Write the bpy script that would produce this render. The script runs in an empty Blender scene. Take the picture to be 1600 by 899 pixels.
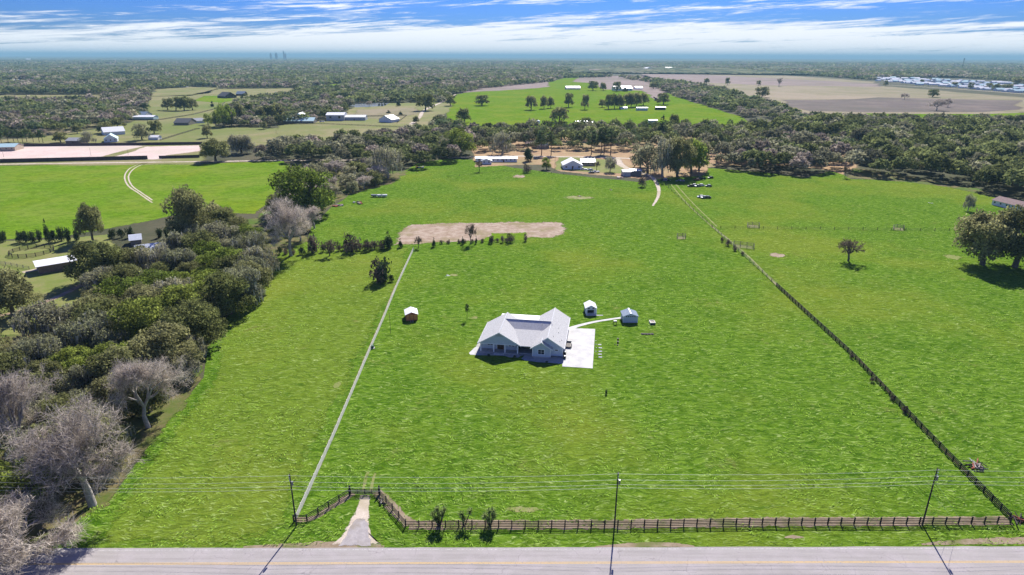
import bpy, math, random
import numpy as np
from mathutils import Vector, Matrix
from mathutils.geometry import tessellate_polygon

rnd = random.Random(7)
rng = np.random.default_rng(7)
R = math.radians
scene = bpy.context.scene
COL = scene.collection

# ------------------------------------------------------------------ camera, sky, sun, exposure
CAM_H = 81.0
F = 1000.0                      # focal length in pixels of a 1600 px wide picture
PITCH, ROLL = 19.85, 0.18
cam = bpy.data.cameras.new('camera')
cam.sensor_width = 36.0
cam.lens = 36.0 * F / 1600.0
cam.clip_start = 1.0
cam.clip_end = 200000.0
camo = bpy.data.objects.new('camera', cam)
COL.objects.link(camo)
CR = Matrix.Rotation(R(90 - PITCH), 4, 'X') @ Matrix.Rotation(R(ROLL), 4, 'Z')
camo.matrix_world = Matrix.Translation((0, 0, CAM_H)) @ CR
scene.camera = camo
CR3 = CR.to_3x3()

SUN_EL, SUN_AZ = 41.5, 12.0     # azimuth clockwise from +Y (straight ahead)
world = bpy.data.worlds.new('World')
scene.world = world
world.use_nodes = True
wt = world.node_tree
wt.nodes.clear()
def wn(t, **k):
    n = wt.nodes.new(t)
    for a, b in k.items(): setattr(n, a, b)
    return n
def wl(a, b): wt.links.new(a, b)
sky = wn('ShaderNodeTexSky', sky_type='NISHITA', sun_disc=False, sun_elevation=R(SUN_EL), sun_rotation=R(SUN_AZ),
         altitude=50, air_density=1.0, dust_density=0.35, ozone_density=2.5)
hs = wn('ShaderNodeHueSaturation')
hs.inputs['Saturation'].default_value = 1.55
hs.inputs['Value'].default_value = 0.95
wl(sky.outputs[0], hs.inputs['Color'])
tc = wn('ShaderNodeTexCoord')
sep = wn('ShaderNodeSeparateXYZ'); wl(tc.outputs['Generated'], sep.inputs[0])
def wmath(op, a, b=None, clamp=False):
    n = wn('ShaderNodeMath', operation=op, use_clamp=clamp)
    for i, v in enumerate((a, b)):
        if v is None: continue
        if isinstance(v, (int, float)): n.inputs[i].default_value = v
        else: wl(v, n.inputs[i])
    return n.outputs[0]
X_, Y_, Z_ = sep.outputs
def streak(sx, sz, tilt, detail, off, rough=0.6, dist=0.0):
    comb = wn('ShaderNodeCombineXYZ')
    wl(wmath('MULTIPLY', X_, sx), comb.inputs[0])
    wl(wmath('MULTIPLY', wmath('ADD', Z_, wmath('MULTIPLY', X_, tilt)), sz), comb.inputs[1])
    comb.inputs[2].default_value = off
    nz = wn('ShaderNodeTexNoise')
    nz.inputs['Scale'].default_value = 1.0
    nz.inputs['Detail'].default_value = detail
    nz.inputs['Roughness'].default_value = rough
    nz.inputs['Distortion'].default_value = dist
    wl(comb.outputs[0], nz.inputs['Vector'])
    return nz.outputs[0]
def wramp(v, a, b):
    m = wn('ShaderNodeMapRange', interpolation_type='SMOOTHSTEP')
    m.inputs['From Min'].default_value = a; m.inputs['From Max'].default_value = b
    wl(v, m.inputs['Value'])
    return m.outputs[0]
big = streak(2.2, 42.0, -0.035, 4.0, 3.1, 0.55, 0.6)
fine = streak(7.0, 120.0, -0.06, 7.0, 9.7, 0.70, 1.2)
wisp = streak(16.0, 230.0, -0.05, 8.0, 1.3, 0.72, 2.0)
low = wramp(Z_, 0.070, 0.004)                                  # more cloud towards the horizon
shape = wmath('ADD', wmath('MULTIPLY', big, 1.15), wmath('ADD', wmath('MULTIPLY', fine, 0.85), wmath('MULTIPLY', wisp, 0.5)))
shape = wmath('ADD', shape, wmath('MULTIPLY', low, 0.34))
mask = wramp(shape, 1.24, 1.52)
mask = wmath('MULTIPLY', mask, wramp(Z_, 1.2, 0.02))
mix = wn('ShaderNodeMixRGB'); mix.inputs[2].default_value = (10.6, 10.9, 11.4, 1)
tint = wn('ShaderNodeMixRGB', blend_type='MULTIPLY'); tint.inputs[0].default_value = 1.0
tint.inputs[2].default_value = (0.20, 0.42, 1.18, 1)
wl(hs.outputs[0], tint.inputs[1])
wl(mask, mix.inputs[0]); wl(tint.outputs[0], mix.inputs[1])
bg = wn('ShaderNodeBackground'); bg.inputs[1].default_value = 0.062
wl(mix.outputs[0], bg.inputs[0])
wo = wn('ShaderNodeOutputWorld'); wl(bg.outputs[0], wo.inputs[0])

sun = bpy.data.lights.new('sun', 'SUN')
sun.energy = 5.0; sun.angle = R(0.53); sun.color = (1.0, 0.955, 0.88)
suno = bpy.data.objects.new('sun', sun); COL.objects.link(suno)
sd = Vector((math.sin(R(SUN_AZ)) * math.cos(R(SUN_EL)), math.cos(R(SUN_AZ)) * math.cos(R(SUN_EL)), math.sin(R(SUN_EL))))
suno.rotation_euler = sd.to_track_quat('Z', 'Y').to_euler()
scene.view_settings.view_transform = 'Standard'
scene.view_settings.look = 'None'
scene.view_settings.exposure = 0.74
scene.view_settings.gamma = 1.0

# ------------------------------------------------------------------ pixel -> place on the flat ground
def ray(px, py):
    return CR3 @ Vector(((px - 800) / F, -(py - 449.5) / F, -1.0))
def G(px, py, z=0.0):
    d = ray(px, py)
    t = (z - CAM_H) / d.z
    return Vector((d.x * t, d.y * t, z))
def HT(base, py, px=None):
    d = ray(800 if px is None else px, py)
    return CAM_H + d.z * (base.y / d.y)
def MPP(p):                     # metres across one picture pixel at a place
    return Vector((p.x, p.y, p.z - CAM_H)).dot(CR3 @ Vector((0, 0, -1))) / F

# ------------------------------------------------------------------ object helpers
def tag(o, label=None, cat=None, group=None, kind=None):
    if label: o['label'] = label
    if cat: o['category'] = cat
    if group: o['group'] = group
    if kind: o['kind'] = kind
    return o
def thing(name, label, cat, loc=(0, 0, 0), rz=0.0, group=None):
    o = bpy.data.objects.new(name, None); COL.objects.link(o)
    o.empty_display_size = 0.5
    o.location = loc; o.rotation_euler = (0, 0, rz)
    return tag(o, label, cat, group)
def link_mesh(name, me, parent=None, loc=None):
    o = bpy.data.objects.new(name, me); COL.objects.link(o)
    if parent: o.parent = parent
    if loc is not None: o.location = loc
    return o
def copy_tree(o, parent=None):
    c = o.copy(); COL.objects.link(c); c.parent = parent
    for ch in [x for x in CH.get(o.name, [])]:
        copy_tree(ch, c)
    return c
CH = {}
def register(root):
    for o in [root] + list(root.children_recursive):
        CH[o.name] = list(o.children)

class MB:
    """collects boxes, tubes and faces and links them as one mesh object"""
    def __init__(s): s.v = []; s.f = []; s.m = []
    def face(s, pts, mi=0):
        n = len(s.v); s.v += [tuple(p) for p in pts]; s.f.append(tuple(range(n, n + len(pts)))); s.m.append(mi); return s
    def hexa(s, p, mi=0):        # 8 corners: bottom 4 (ccw), top 4
        n = len(s.v); s.v += [tuple(q) for q in p]
        for q in ((3, 2, 1, 0), (4, 5, 6, 7), (0, 1, 5, 4), (1, 2, 6, 5), (2, 3, 7, 6), (3, 0, 4, 7)):
            s.f.append(tuple(n + k for k in q)); s.m.append(mi)
        return s
    def box(s, x0, x1, y0, y1, z0, z1, mi=0):
        return s.hexa([(x0, y0, z0), (x1, y0, z0), (x1, y1, z0), (x0, y1, z0), (x0, y0, z1), (x1, y0, z1), (x1, y1, z1), (x0, y1, z1)], mi)
    def bar(s, a, b, w, h, mi=0, up=(0, 0, 1)):   # rectangular bar from a to b
        a = Vector(a); b = Vector(b); d = (b - a).normalized(); u = Vector(up)
        if abs(d.dot(u)) > 0.95: u = Vector((0, 1, 0))
        sd_ = d.cross(u).normalized() * w / 2; uu = sd_.cross(d).normalized() * h / 2
        return s.hexa([a - sd_ - uu, a + sd_ - uu, b + sd_ - uu, b - sd_ - uu, a - sd_ + uu, a + sd_ + uu, b + sd_ + uu, b - sd_ + uu], mi)
    def tube(s, a, b, r0, r1=None, n=8, mi=0, caps=True):
        r1 = r0 if r1 is None else r1
        a = Vector(a); b = Vector(b); d = (b - a).normalized()
        u = d.orthogonal().normalized(); w = d.cross(u)
        k = len(s.v)
        for c, r in ((a, r0), (b, r1)):
            for i in range(n):
                t = 2 * math.pi * i / n
                s.v.append(tuple(c + (u * math.cos(t) + w * math.sin(t)) * r))
        for i in range(n):
            j = (i + 1) % n
            s.f.append((k + i, k + j, k + n + j, k + n + i)); s.m.append(mi)
        if caps:
            s.f.append(tuple(k + n + i for i in range(n))); s.m.append(mi)
            s.f.append(tuple(k + n - 1 - i for i in range(n))); s.m.append(mi)
        return s
    def prism(s, prof, x0, x1, mi=0, axis='x'):   # side profile extruded; prof is a list of (y,z)
        n = len(prof); k = len(s.v)
        for x in (x0, x1):
            for (y, z) in prof: s.v.append((x, y, z) if axis == 'x' else (y, x, z))
        for i in range(n):
            j = (i + 1) % n
            s.f.append((k + i, k + j, k + n + j, k + n + i)); s.m.append(mi)
        s.f.append(tuple(k + i for i in range(n))[::-1]); s.m.append(mi)
        s.f.append(tuple(k + n + i for i in range(n))); s.m.append(mi)
        return s
    def slab(s, quad, th, mi=0):   # planar polygon (any n) thickened downwards
        n = len(quad); k = len(s.v)
        for q in quad: s.v.append(tuple(q))
        for q in quad: s.v.append((q[0], q[1], q[2] - th))
        s.f.append(tuple(range(k, k + n))); s.m.append(mi)
        s.f.append(tuple(range(k + 2 * n - 1, k + n - 1, -1))); s.m.append(mi)
        for i in range(n):
            j = (i + 1) % n
            s.f.append((k + j, k + i, k + n + i, k + n + j)); s.m.append(mi)
        return s
    def mesh(s, name, mats):
        me = bpy.data.meshes.new(name)
        me.from_pydata(s.v, [], s.f)
        mats = mats if isinstance(mats, (list, tuple)) else [mats]
        for m in mats: me.materials.append(m)
        if len(mats) > 1: me.polygons.foreach_set('material_index', s.m)
        me.update(); return me
    def build(s, name, mats, parent=None, bevel=0.0):
        o = link_mesh(name, s.mesh(name, mats), parent)
        if bevel:
            b = o.modifiers.new('bevel', 'BEVEL'); b.width = bevel; b.segments = 1; b.limit_method = 'ANGLE'
        return o

def np_mesh(name, verts, nper, mat, attrs=None, smooth=False):
    """unconnected polygons of nper corners; verts (N*nper, 3)"""
    verts = np.ascontiguousarray(verts, dtype=np.float32)
    nv = len(verts); nf = nv // nper
    me = bpy.data.meshes.new(name)
    me.vertices.add(nv); me.vertices.foreach_set('co', verts.ravel())
    me.loops.add(nv); me.loops.foreach_set('vertex_index', np.arange(nv, dtype=np.int32))
    me.polygons.add(nf)
    me.polygons.foreach_set('loop_start', np.arange(0, nv, nper, dtype=np.int32))
    me.polygons.foreach_set('loop_total', np.full(nf, nper, dtype=np.int32))
    me.update(calc_edges=True)
    for an, av in (attrs or {}).items():
        if av.ndim == 1:
            a = me.attributes.new(an, 'FLOAT', 'FACE'); a.data.foreach_set('value', av.astype(np.float32))
        else:
            a = me.attributes.new(an, 'FLOAT_VECTOR', 'FACE'); a.data.foreach_set('vector', av.astype(np.float32).ravel())
    me.materials.append(mat)
    return me

# ------------------------------------------------------------------ materials
class NT:
    def __init__(s, name):
        s.m = bpy.data.materials.new(name); s.m.use_nodes = True
        s.t = s.m.node_tree; s.t.nodes.clear()
        s.out = s.t.nodes.new('ShaderNodeOutputMaterial')
    def n(s, t, **k):
        x = s.t.nodes.new(t)
        for a, b in k.items():
            if a == 'ins':
                for i, v in b.items():
                    if hasattr(v, 'is_output') and v.is_output: s.t.links.new(v, x.inputs[i])
                    else: x.inputs[i].default_value = v
            else: setattr(x, a, b)
        return x
    def noise(s, vec, scale, detail=3, rough=0.55, dist=0.0):
        x = s.n('ShaderNodeTexNoise', ins={'Scale': scale, 'Detail': detail, 'Roughness': rough, 'Distortion': dist})
        if vec is not None: s.t.links.new(vec, x.inputs['Vector'])
        return x
    def mapr(s, v, a, b, c=0.0, d=1.0, smooth=True):
        x = s.n('ShaderNodeMapRange', ins={'Value': v, 'From Min': a, 'From Max': b, 'To Min': c, 'To Max': d})
        if smooth: x.interpolation_type = 'SMOOTHSTEP'
        return x.outputs[0]
    def mix(s, f, a, b, mode='MIX'):
        x = s.n('ShaderNodeMixRGB', blend_type=mode)
        for i, v in enumerate((f, a, b)):
            if hasattr(v, 'is_output') and v.is_output: s.t.links.new(v, x.inputs[i])
            elif isinstance(v, (tuple, list)): x.inputs[i].default_value = (*v[:3], 1)
            else: x.inputs[i].default_value = v
        return x.outputs[0]
    def math(s, op, a, b=0.0, clamp=False):
        return s.n('ShaderNodeMath', operation=op, use_clamp=clamp, ins={0: a, 1: b}).outputs[0]
    def pos(s, scale=(1, 1, 1), rz=0.0, src='obj'):
        if src == 'obj': v = s.n('ShaderNodeTexCoord').outputs['Object']
        else: v = s.n('ShaderNodeNewGeometry').outputs['Position']
        mp = s.n('ShaderNodeMapping', ins={'Vector': v, 'Scale': scale, 'Rotation': (0, 0, rz)})
        return mp.outputs[0]
    def principled(s, color, rough=0.8, metal=0.0, bump=None, bstr=0.3, bdist=0.05, spec=0.3):
        p = s.n('ShaderNodeBsdfPrincipled', ins={'Roughness': rough, 'Metallic': metal})
        if 'Specular IOR Level' in p.inputs: p.inputs['Specular IOR Level'].default_value = spec
        if hasattr(color, 'is_output'): s.t.links.new(color, p.inputs['Base Color'])
        else: p.inputs['Base Color'].default_value = (*color[:3], 1)
        if bump is not None:
            b = s.n('ShaderNodeBump', ins={'Strength': bstr, 'Distance': bdist, 'Height': bump})
            s.t.links.new(b.outputs[0], p.inputs['Normal'])
        return p.outputs[0]
    def done(s, sh):
        s.t.links.new(sh, s.out.inputs['Surface']); return s.m

def plain(name, c, rough=0.7, metal=0.0, var=0.12, scale=1.5, spec=0.3, lines=None):
    t = NT(name); p = t.pos()
    nz = t.noise(p, scale, 5, 0.6).outputs[0]
    k = t.mapr(nz, 0.3, 0.7, 1 - var, 1 + var)
    col = t.mix(1.0, c, t.n('ShaderNodeCombineXYZ', ins={0: k, 1: k, 2: k}).outputs[0], 'MULTIPLY')
    bump = nz
    if lines:                                   # raised seams or lap boards: (axis vector scale)
        w = t.n('ShaderNodeTexWave', wave_type='BANDS', bands_direction=lines[0], wave_profile=lines[2] if len(lines) > 2 else 'SAW',
                ins={'Vector': p, 'Scale': lines[1], 'Distortion': 0.0})
        lw = t.mapr(w.outputs['Fac'], 0.0, 0.25, 0.72, 1.0)
        col = t.mix(1.0, col, t.n('ShaderNodeCombineXYZ', ins={0: lw, 1: lw, 2: lw}).outputs[0], 'MULTIPLY')
        bump = w.outputs['Fac']
    return t.done(t.principled(col, rough, metal, bump, 0.25, 0.03, spec))

GREEN = dict(b=(0.090, 0.178, 0.010), l=(0.152, 0.256, 0.026), d=(0.036, 0.100, 0.005), s=(0.34, 0.43, 0.14))
def grass_mat(name, b, l, d, s, olive=0.0, soft=False, far=False):
    t = NT(name)
    p = t.pos(src='pos')
    # lying grass: long noise whose direction wanders
    w1 = t.noise(p, 0.16, 3, 0.6).outputs['Color']
    off = t.n('ShaderNodeVectorMath', operation='MULTIPLY_ADD', ins={0: w1, 1: (5, 5, 0), 2: p}).outputs[0]
    def st(rz, sc, sx, sy, det=4, rough=0.65):
        m = t.n('ShaderNodeMapping', ins={'Vector': off, 'Scale': (sx, sy, 1), 'Rotation': (0, 0, rz)}).outputs[0]
        return t.noise(m, sc, det, rough, 0.2).outputs[0]
    s1 = st(0.9, 1.0, 0.30, 1.25, 5); s2 = st(-0.4, 1.0, 0.32, 1.15, 5); s3 = st(0.75, 1.0, 0.55, 2.6, 3); s4 = st(-0.7, 1.0, 0.5, 2.2, 3)
    patch = t.noise(p, 0.055, 6, 0.66, 0.4).outputs[0]
    mid = t.noise(p, 0.42, 5, 0.68).outputs[0]
    huge = t.noise(p, 0.011, 4, 0.6).outputs[0]
    fine = t.noise(p, 2.4, 4, 0.75).outputs[0]
    sm = t.mapr(t.noise(p, 0.10, 3, 0.5).outputs[0], 0.44, 0.56)
    stv = t.n('ShaderNodeMix', ins={0: sm, 2: s1, 3: s2}).outputs[0]
    hi = t.n('ShaderNodeMix', ins={0: sm, 2: s3, 3: s4}).outputs[0]
    col = t.mix(t.mapr(stv, 0.38, 0.62), d, l)
    col = t.mix(0.25, col, b)
    col = t.mix(t.mapr(fine, 0.52, 0.78, 0, 0.55), col, tuple(1.35 * x for x in l))
    col = t.mix(t.mapr(fine, 0.48, 0.25, 0, 0.75), col, tuple(.55 * x for x in d))
    col = t.mix(t.mapr(mid, 0.52, 0.74, 0, 0.45), col, l)
    col = t.mix(t.mapr(mid, 0.46, 0.28, 0, 0.65), col, tuple(.7 * x for x in d))
    col = t.mix(t.mapr(patch, 0.50, 0.70, 0, 0.45), col, d)
    yel = (l[0] * 1.35, l[1] * 0.90, l[2] * 1.1)
    col = t.mix(t.mapr(huge, 0.46, 0.64, 0.0, 0.48), col, yel)
    if olive: col = t.mix(olive, col, (0.215, 0.235, 0.035))
    lw = t.noise(t.n('ShaderNodeMapping', ins={'Vector': off, 'Scale': (0.13, 0.75, 1), 'Rotation': (0, 0, 0.35)}).outputs[0], 1.0, 5, 0.7, 0.6).outputs[0]
    col = t.mix(t.mapr(lw, 0.54, 0.68, 0, 0.5), col, l); col = t.mix(t.mapr(lw, 0.46, 0.32, 0, 0.55), col, d)
    str_ = t.math('MULTIPLY', t.mapr(hi, 0.53, 0.66), t.mapr(mid, 0.38, 0.58))
    col = t.mix(t.math('MULTIPLY', str_, 0.85), col, s)
    if far:
        col = t.mix(t.mapr(t.noise(p, 0.03, 7, 0.7, 0.3).outputs[0], 0.42, 0.64, 0, .55), col, (0.20, 0.25, 0.045))
        col = t.mix(t.mapr(t.noise(p, 0.16, 5, 0.7, 0.3).outputs[0], 0.46, 0.62, 0, .35), col, tuple(.6 * x for x in d))
    br = t.math('MULTIPLY', t.mapr(t.noise(p, 0.07, 7, 0.74, 0.5).outputs[0], 0.56, 0.70), t.mapr(mid, 0.42, 0.6))
    col = t.mix(t.math('MULTIPLY', br, 0.5), col, (0.19, 0.17, 0.06))
    h = t.math('ADD', t.math('ADD', stv, t.math('MULTIPLY', hi, 0.7)), t.math('MULTIPLY', fine, 0.5))
    sh = t.principled(col, 0.85, 0, h, 1.0, 0.34 if not far else 0.12, 0.0)
    return t.done(soften(t, sh) if soft else sh)
def soften(t, sh):
    at = t.n('ShaderNodeAttribute', attribute_name='edge').outputs['Fac']
    nz = t.noise(t.pos(src='pos'), 0.45, 6, 0.72).outputs[0]
    v = t.math('ADD', at, t.math('MULTIPLY', t.math('SUBTRACT', nz, 0.5), 2.2))
    al = t.mapr(v, 0.32, 0.55)
    tr = t.n('ShaderNodeBsdfTransparent')
    return t.n('ShaderNodeMixShader', ins={0: al, 1: tr.outputs[0], 2: sh}).outputs[0]
def dirt_mat(name, c1, c2, c3=None, scale=0.35, soft=True, thr=(0.35, 0.65), rows=0.0):
    t = NT(name); p = t.pos(src='pos')
    n1 = t.noise(p, scale, 7, 0.66, 0.3).outputs[0]
    n2 = t.noise(p, scale * 0.18, 4, 0.6).outputs[0]
    n3 = t.noise(p, scale * 9, 4, 0.7).outputs[0]
    col = t.mix(t.mapr(n1, *thr), c1, c2)
    if c3: col = t.mix(t.mapr(n2, 0.48, 0.66), col, c3)
    col = t.mix(t.mapr(n3, 0.35, 0.65, 0, 0.3), col, tuple(x * 0.6 for x in c1))
    sh = t.principled(col, 0.95, 0, t.math('ADD', n1, n3), 0.6, 0.08, 0.1)
    return t.done(soften(t, sh) if soft else sh)
def leaf_mat(name, c1, c2, trans=0.5, rndamt=1.0, obj_rnd=True):
    t = NT(name)
    oi = t.n('ShaderNodeObjectInfo').outputs['Random']
    at = t.n('ShaderNodeAttribute', attribute_name='tint').outputs['Fac']
    col = t.mix(t.math('MULTIPLY', oi, rndamt), c1, c2)
    k = t.mapr(at, 0, 1, 0.30, 2.0, smooth=False)
    col = t.mix(1.0, col, t.n('ShaderNodeCombineXYZ', ins={0: k, 1: k, 2: k}).outputs[0], 'MULTIPLY')
    df = t.n('ShaderNodeBsdfDiffuse', ins={0: col}); tl = t.n('ShaderNodeBsdfTranslucent', ins={0: col})
    return t.done(t.n('ShaderNodeMixShader', ins={0: trans, 1: df.outputs[0], 2: tl.outputs[0]}).outputs[0])
def attr_leaf_mat(name):
    t = NT(name)
    at = t.n('ShaderNodeAttribute', attribute_name='hue').outputs['Vector']
    df = t.n('ShaderNodeBsdfDiffuse', ins={0: at}); tl = t.n('ShaderNodeBsdfTranslucent', ins={0: at})
    return t.done(t.n('ShaderNodeMixShader', ins={0: 0.45, 1: df.outputs[0], 2: tl.outputs[0]}).outputs[0])

M = {}
M['grass'] = grass_mat('pasture grass', **GREEN)
M['grass_left'] = grass_mat('olive pasture grass', **GREEN, olive=0.26, soft=True)
M['grass_far'] = grass_mat('far pasture grass', (0.115, 0.21, 0.010), (0.165, 0.275, 0.018), (0.075, 0.165, 0.008), (0.22, 0.32, 0.06), soft=True, far=True)
M['lawn'] = dirt_mat('dry lawn', (0.175, 0.215, 0.045), (0.235, 0.225, 0.085), (0.125, 0.175, 0.03), 0.12)
M['olive'] = dirt_mat('winter pasture', (0.19, 0.20, 0.06), (0.26, 0.225, 0.11), (0.145, 0.185, 0.04), 0.018, thr=(.4, .6))
M['tan'] = dirt_mat('dry tan grass', (0.27, 0.225, 0.14), (0.20, 0.185, 0.09), (0.31, 0.25, 0.17), 0.012, thr=(.4, .6))
M['lilac'] = dirt_mat('ploughed lilac soil', (0.235, 0.178, 0.155), (0.29, 0.22, 0.195), (0.19, 0.16, 0.115), 0.012, thr=(.4, .6))
M['purple'] = dirt_mat('dark dormant field', (0.125, 0.098, 0.085), (0.19, 0.148, 0.122), (0.11, 0.095, 0.07), 0.012, thr=(.4, .6))
M['sand'] = dirt_mat('pale sand', (0.48, 0.40, 0.31), (0.60, 0.52, 0.43), (0.38, 0.33, 0.2), 0.35)
M['arena'] = dirt_mat('pink arena sand', (0.60, 0.46, 0.41), (0.66, 0.54, 0.48), (0.55, 0.47, 0.38), 0.06)
M['tilled'] = dirt_mat('tilled soil', (0.30, 0.215, 0.15), (0.45, 0.36, 0.28), (0.25, 0.205, 0.10), 0.30)
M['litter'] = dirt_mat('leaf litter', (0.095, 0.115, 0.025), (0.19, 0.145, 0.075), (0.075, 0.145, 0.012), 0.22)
M['orange'] = dirt_mat('orange leaf litter', (0.34, 0.21, 0.12), (0.42, 0.30, 0.16), (0.26, 0.22, 0.1), 0.1)
M['strip'] = dirt_mat('bare fence strip', (0.25, 0.19, 0.125), (0.34, 0.27, 0.19), (0.15, 0.17, 0.05), 0.8)
M['worn'] = dirt_mat('worn grass track', (0.24, 0.245, 0.085), (0.16, 0.22, 0.04), (0.31, 0.28, 0.14), 0.5)
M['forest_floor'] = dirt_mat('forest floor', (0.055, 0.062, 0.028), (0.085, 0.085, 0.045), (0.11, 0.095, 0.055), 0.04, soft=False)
M['apron'] = dirt_mat('crumbling apron asphalt', (0.34, 0.31, 0.305), (0.42, 0.385, 0.375), (0.30, 0.26, 0.21), 0.9)
M['water'] = plain('pond water', (0.30, 0.33, 0.36), 0.15, 0, 0.05)

def asphalt():
    t = NT('aged asphalt'); p = t.pos(src='pos')
    n1 = t.noise(t.pos((0.06, 1.3, 1), src='pos'), 1.0, 5, 0.6).outputs[0]
    n2 = t.noise(p, 7.0, 5, 0.7).outputs[0]; n3 = t.noise(p, 0.25, 4, 0.6).outputs[0]
    col = t.mix(t.mapr(n1, 0.35, 0.65), (0.315, 0.290, 0.275), (0.37, 0.342, 0.325))
    col = t.mix(t.mapr(n3, 0.40, 0.7, 0, 0.5), col, (0.43, 0.385, 0.39))
    col = t.mix(t.mapr(n2, 0.4, 0.7, 0, 0.35), col, (0.20, 0.18, 0.185))
    cr = t.n('ShaderNodeTexVoronoi', feature='DISTANCE_TO_EDGE', ins={'Scale': 0.22, 'Vector': t.n('ShaderNodeVectorMath', operation='MULTIPLY_ADD', ins={0: t.noise(p, 0.8, 4).outputs['Color'], 1: (1.6, 1.6, 0), 2: p}).outputs[0]}).outputs['Distance']
    ck = t.math('MULTIPLY', t.mapr(cr, 0.012, 0.003), t.mapr(n3, 0.47, 0.56))
    col = t.mix(t.math('MULTIPLY', ck, 0.35), col, (0.09, 0.08, 0.08))
    return t.done(t.principled(col, 0.9, 0, n2, 0.3, 0.01, 0.2))
M['asphalt'] = asphalt()
def worn_paint(name, c, thr=0.42):
    t = NT(name); p = t.pos(src='pos')
    n = t.noise(p, 3.5, 6, 0.75).outputs[0]
    al = t.mapr(n, thr - 0.08, thr + 0.05)
    sh = t.principled(c, 0.85)
    return t.done(t.n('ShaderNodeMixShader', ins={0: al, 1: t.n('ShaderNodeBsdfTransparent').outputs[0], 2: sh}).outputs[0])
M['yellow'] = worn_paint('faded yellow road paint', (0.60, 0.40, 0.14))
M['whiteline'] = worn_paint('faded edge line', (0.60, 0.58, 0.56), 0.5)
M['concrete'] = plain('pale concrete', (0.52, 0.51, 0.49), 0.85, 0, 0.14, 0.35)
M['oldconcrete'] = plain('broken apron pavement', (0.385, 0.375, 0.345), 0.9, 0, 0.16, 1.1)
M['blackfence'] = plain('black fence boards', (0.018, 0.016, 0.017), 0.75, 0, 0.3, 4)
M['palefence'] = plain('pale weathered boards', (0.74, 0.70, 0.60), 0.85, 0, 0.18, 2)
M['greywood'] = plain('grey weathered wood', (0.20, 0.18, 0.16), 0.85, 0, 0.3, 2)
M['darkwood'] = plain('dark creosoted wood', (0.045, 0.038, 0.034), 0.85, 0, 0.3, 2)
M['siding'] = plain('grey blue lap siding', (0.52, 0.58, 0.65), 0.65, 0, 0.04, 1.2, lines=('Z', 1.6))
M['batten'] = plain('grey blue board siding', (0.52, 0.58, 0.65), 0.65, 0, 0.04, 1.2, lines=('X', 0.8))
M['trim'] = plain('white trim', (0.82, 0.82, 0.82), 0.5, 0, 0.03)
M['shingle'] = plain('pale grey shingles', (0.47, 0.465, 0.46), 0.85, 0, 0.12, 2.2, lines=('Y', 1.3))
M['shingle_dark'] = plain('pale grey shingles steep', (0.50, 0.49, 0.485), 0.85, 0, 0.10, 2.2)
M['whitemetal'] = plain('white metal roofing', (0.82, 0.82, 0.82), 0.45, 0, 0.04, 0.6, lines=('X', 0.55))
M['silver'] = plain('galvanised roofing', (0.62, 0.66, 0.70), 0.4, 0.2, 0.08, 0.6, lines=('X', 0.55))
M['bluemetal'] = plain('blue grey metal roofing', (0.19, 0.24, 0.30), 0.45, 0.1, 0.08, 0.8, lines=('X', 0.9))
M['teal'] = plain('pale teal roofing', (0.42, 0.58, 0.60), 0.5, 0.1, 0.06)
M['greyroof'] = plain('grey shingle roofing', (0.27, 0.28, 0.31), 0.9, 0, 0.12, 1.0)
M['darkroof'] = plain('dark shingle roofing', (0.07, 0.075, 0.09), 0.9, 0, 0.15, 1.0)
M['brownroof'] = plain('brown shingle roofing', (0.22, 0.15, 0.14), 0.9, 0, 0.12, 1.0)
M['whitewall'] = plain('white siding', (0.72, 0.74, 0.76), 0.7, 0, 0.05, 0.8)
M['greywall'] = plain('grey siding', (0.42, 0.43, 0.45), 0.7, 0, 0.08, 0.8)
M['tanwall'] = plain('tan siding', (0.42, 0.34, 0.26), 0.8, 0, 0.08, 0.8)
M['redwood'] = plain('red brown boards', (0.42, 0.13, 0.07), 0.75, 0, 0.15, 1.5, lines=('X', 1.2))
M['orangewood'] = plain('orange brown boards', (0.62, 0.26, 0.08), 0.75, 0, 0.12, 1.5)
M['brownwall'] = plain('brown plank wall', (0.20, 0.14, 0.12), 0.85, 0, 0.2, 1.0)
M['glass'] = plain('dark window glass', (0.02, 0.025, 0.03), 0.12, 0, 0.1, spec=0.6)
M['door'] = plain('brown timber door', (0.10, 0.05, 0.03), 0.5, 0, 0.2)
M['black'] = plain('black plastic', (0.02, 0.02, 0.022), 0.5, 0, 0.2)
M['rubber'] = plain('tyre rubber', (0.025, 0.025, 0.026), 0.9, 0, 0.2)
M['metal'] = plain('bare grey metal', (0.24, 0.25, 0.26), 0.45, 0.5, 0.1)
M['carwhite'] = plain('white car paint', (0.75, 0.76, 0.78), 0.3, 0, 0.02, spec=0.6)
M['cardark'] = plain('dark car paint', (0.03, 0.035, 0.045), 0.3, 0, 0.05, spec=0.6)
M['cargrey'] = plain('grey car paint', (0.25, 0.27, 0.29), 0.3, 0.2, 0.05, spec=0.6)
M['carred'] = plain('dull red car paint', (0.26, 0.06, 0.05), 0.4, 0, 0.1, spec=0.5)
M['green_box'] = plain('green utility enamel', (0.03, 0.09, 0.06), 0.5, 0, 0.1)
M['screen'] = plain('dark wind screen cloth', (0.075, 0.055, 0.058), 0.9, 0, 0.2, 0.5)
M['bark'] = plain('grey brown bark', (0.115, 0.095, 0.078), 0.95, 0, 0.35, 3)
M['palebark'] = plain('pale bare bark', (0.33, 0.30, 0.27), 0.95, 0, 0.25, 3)
M['pinebark'] = plain('pine bark', (0.13, 0.085, 0.062), 0.95, 0, 0.3, 3)
M['wire'] = plain('aluminium wire', (0.62, 0.64, 0.58), 0.5, 0.0, 0.05)
M['brick'] = plain('red rubble', (0.30, 0.09, 0.06), 0.9, 0, 0.3)
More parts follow.
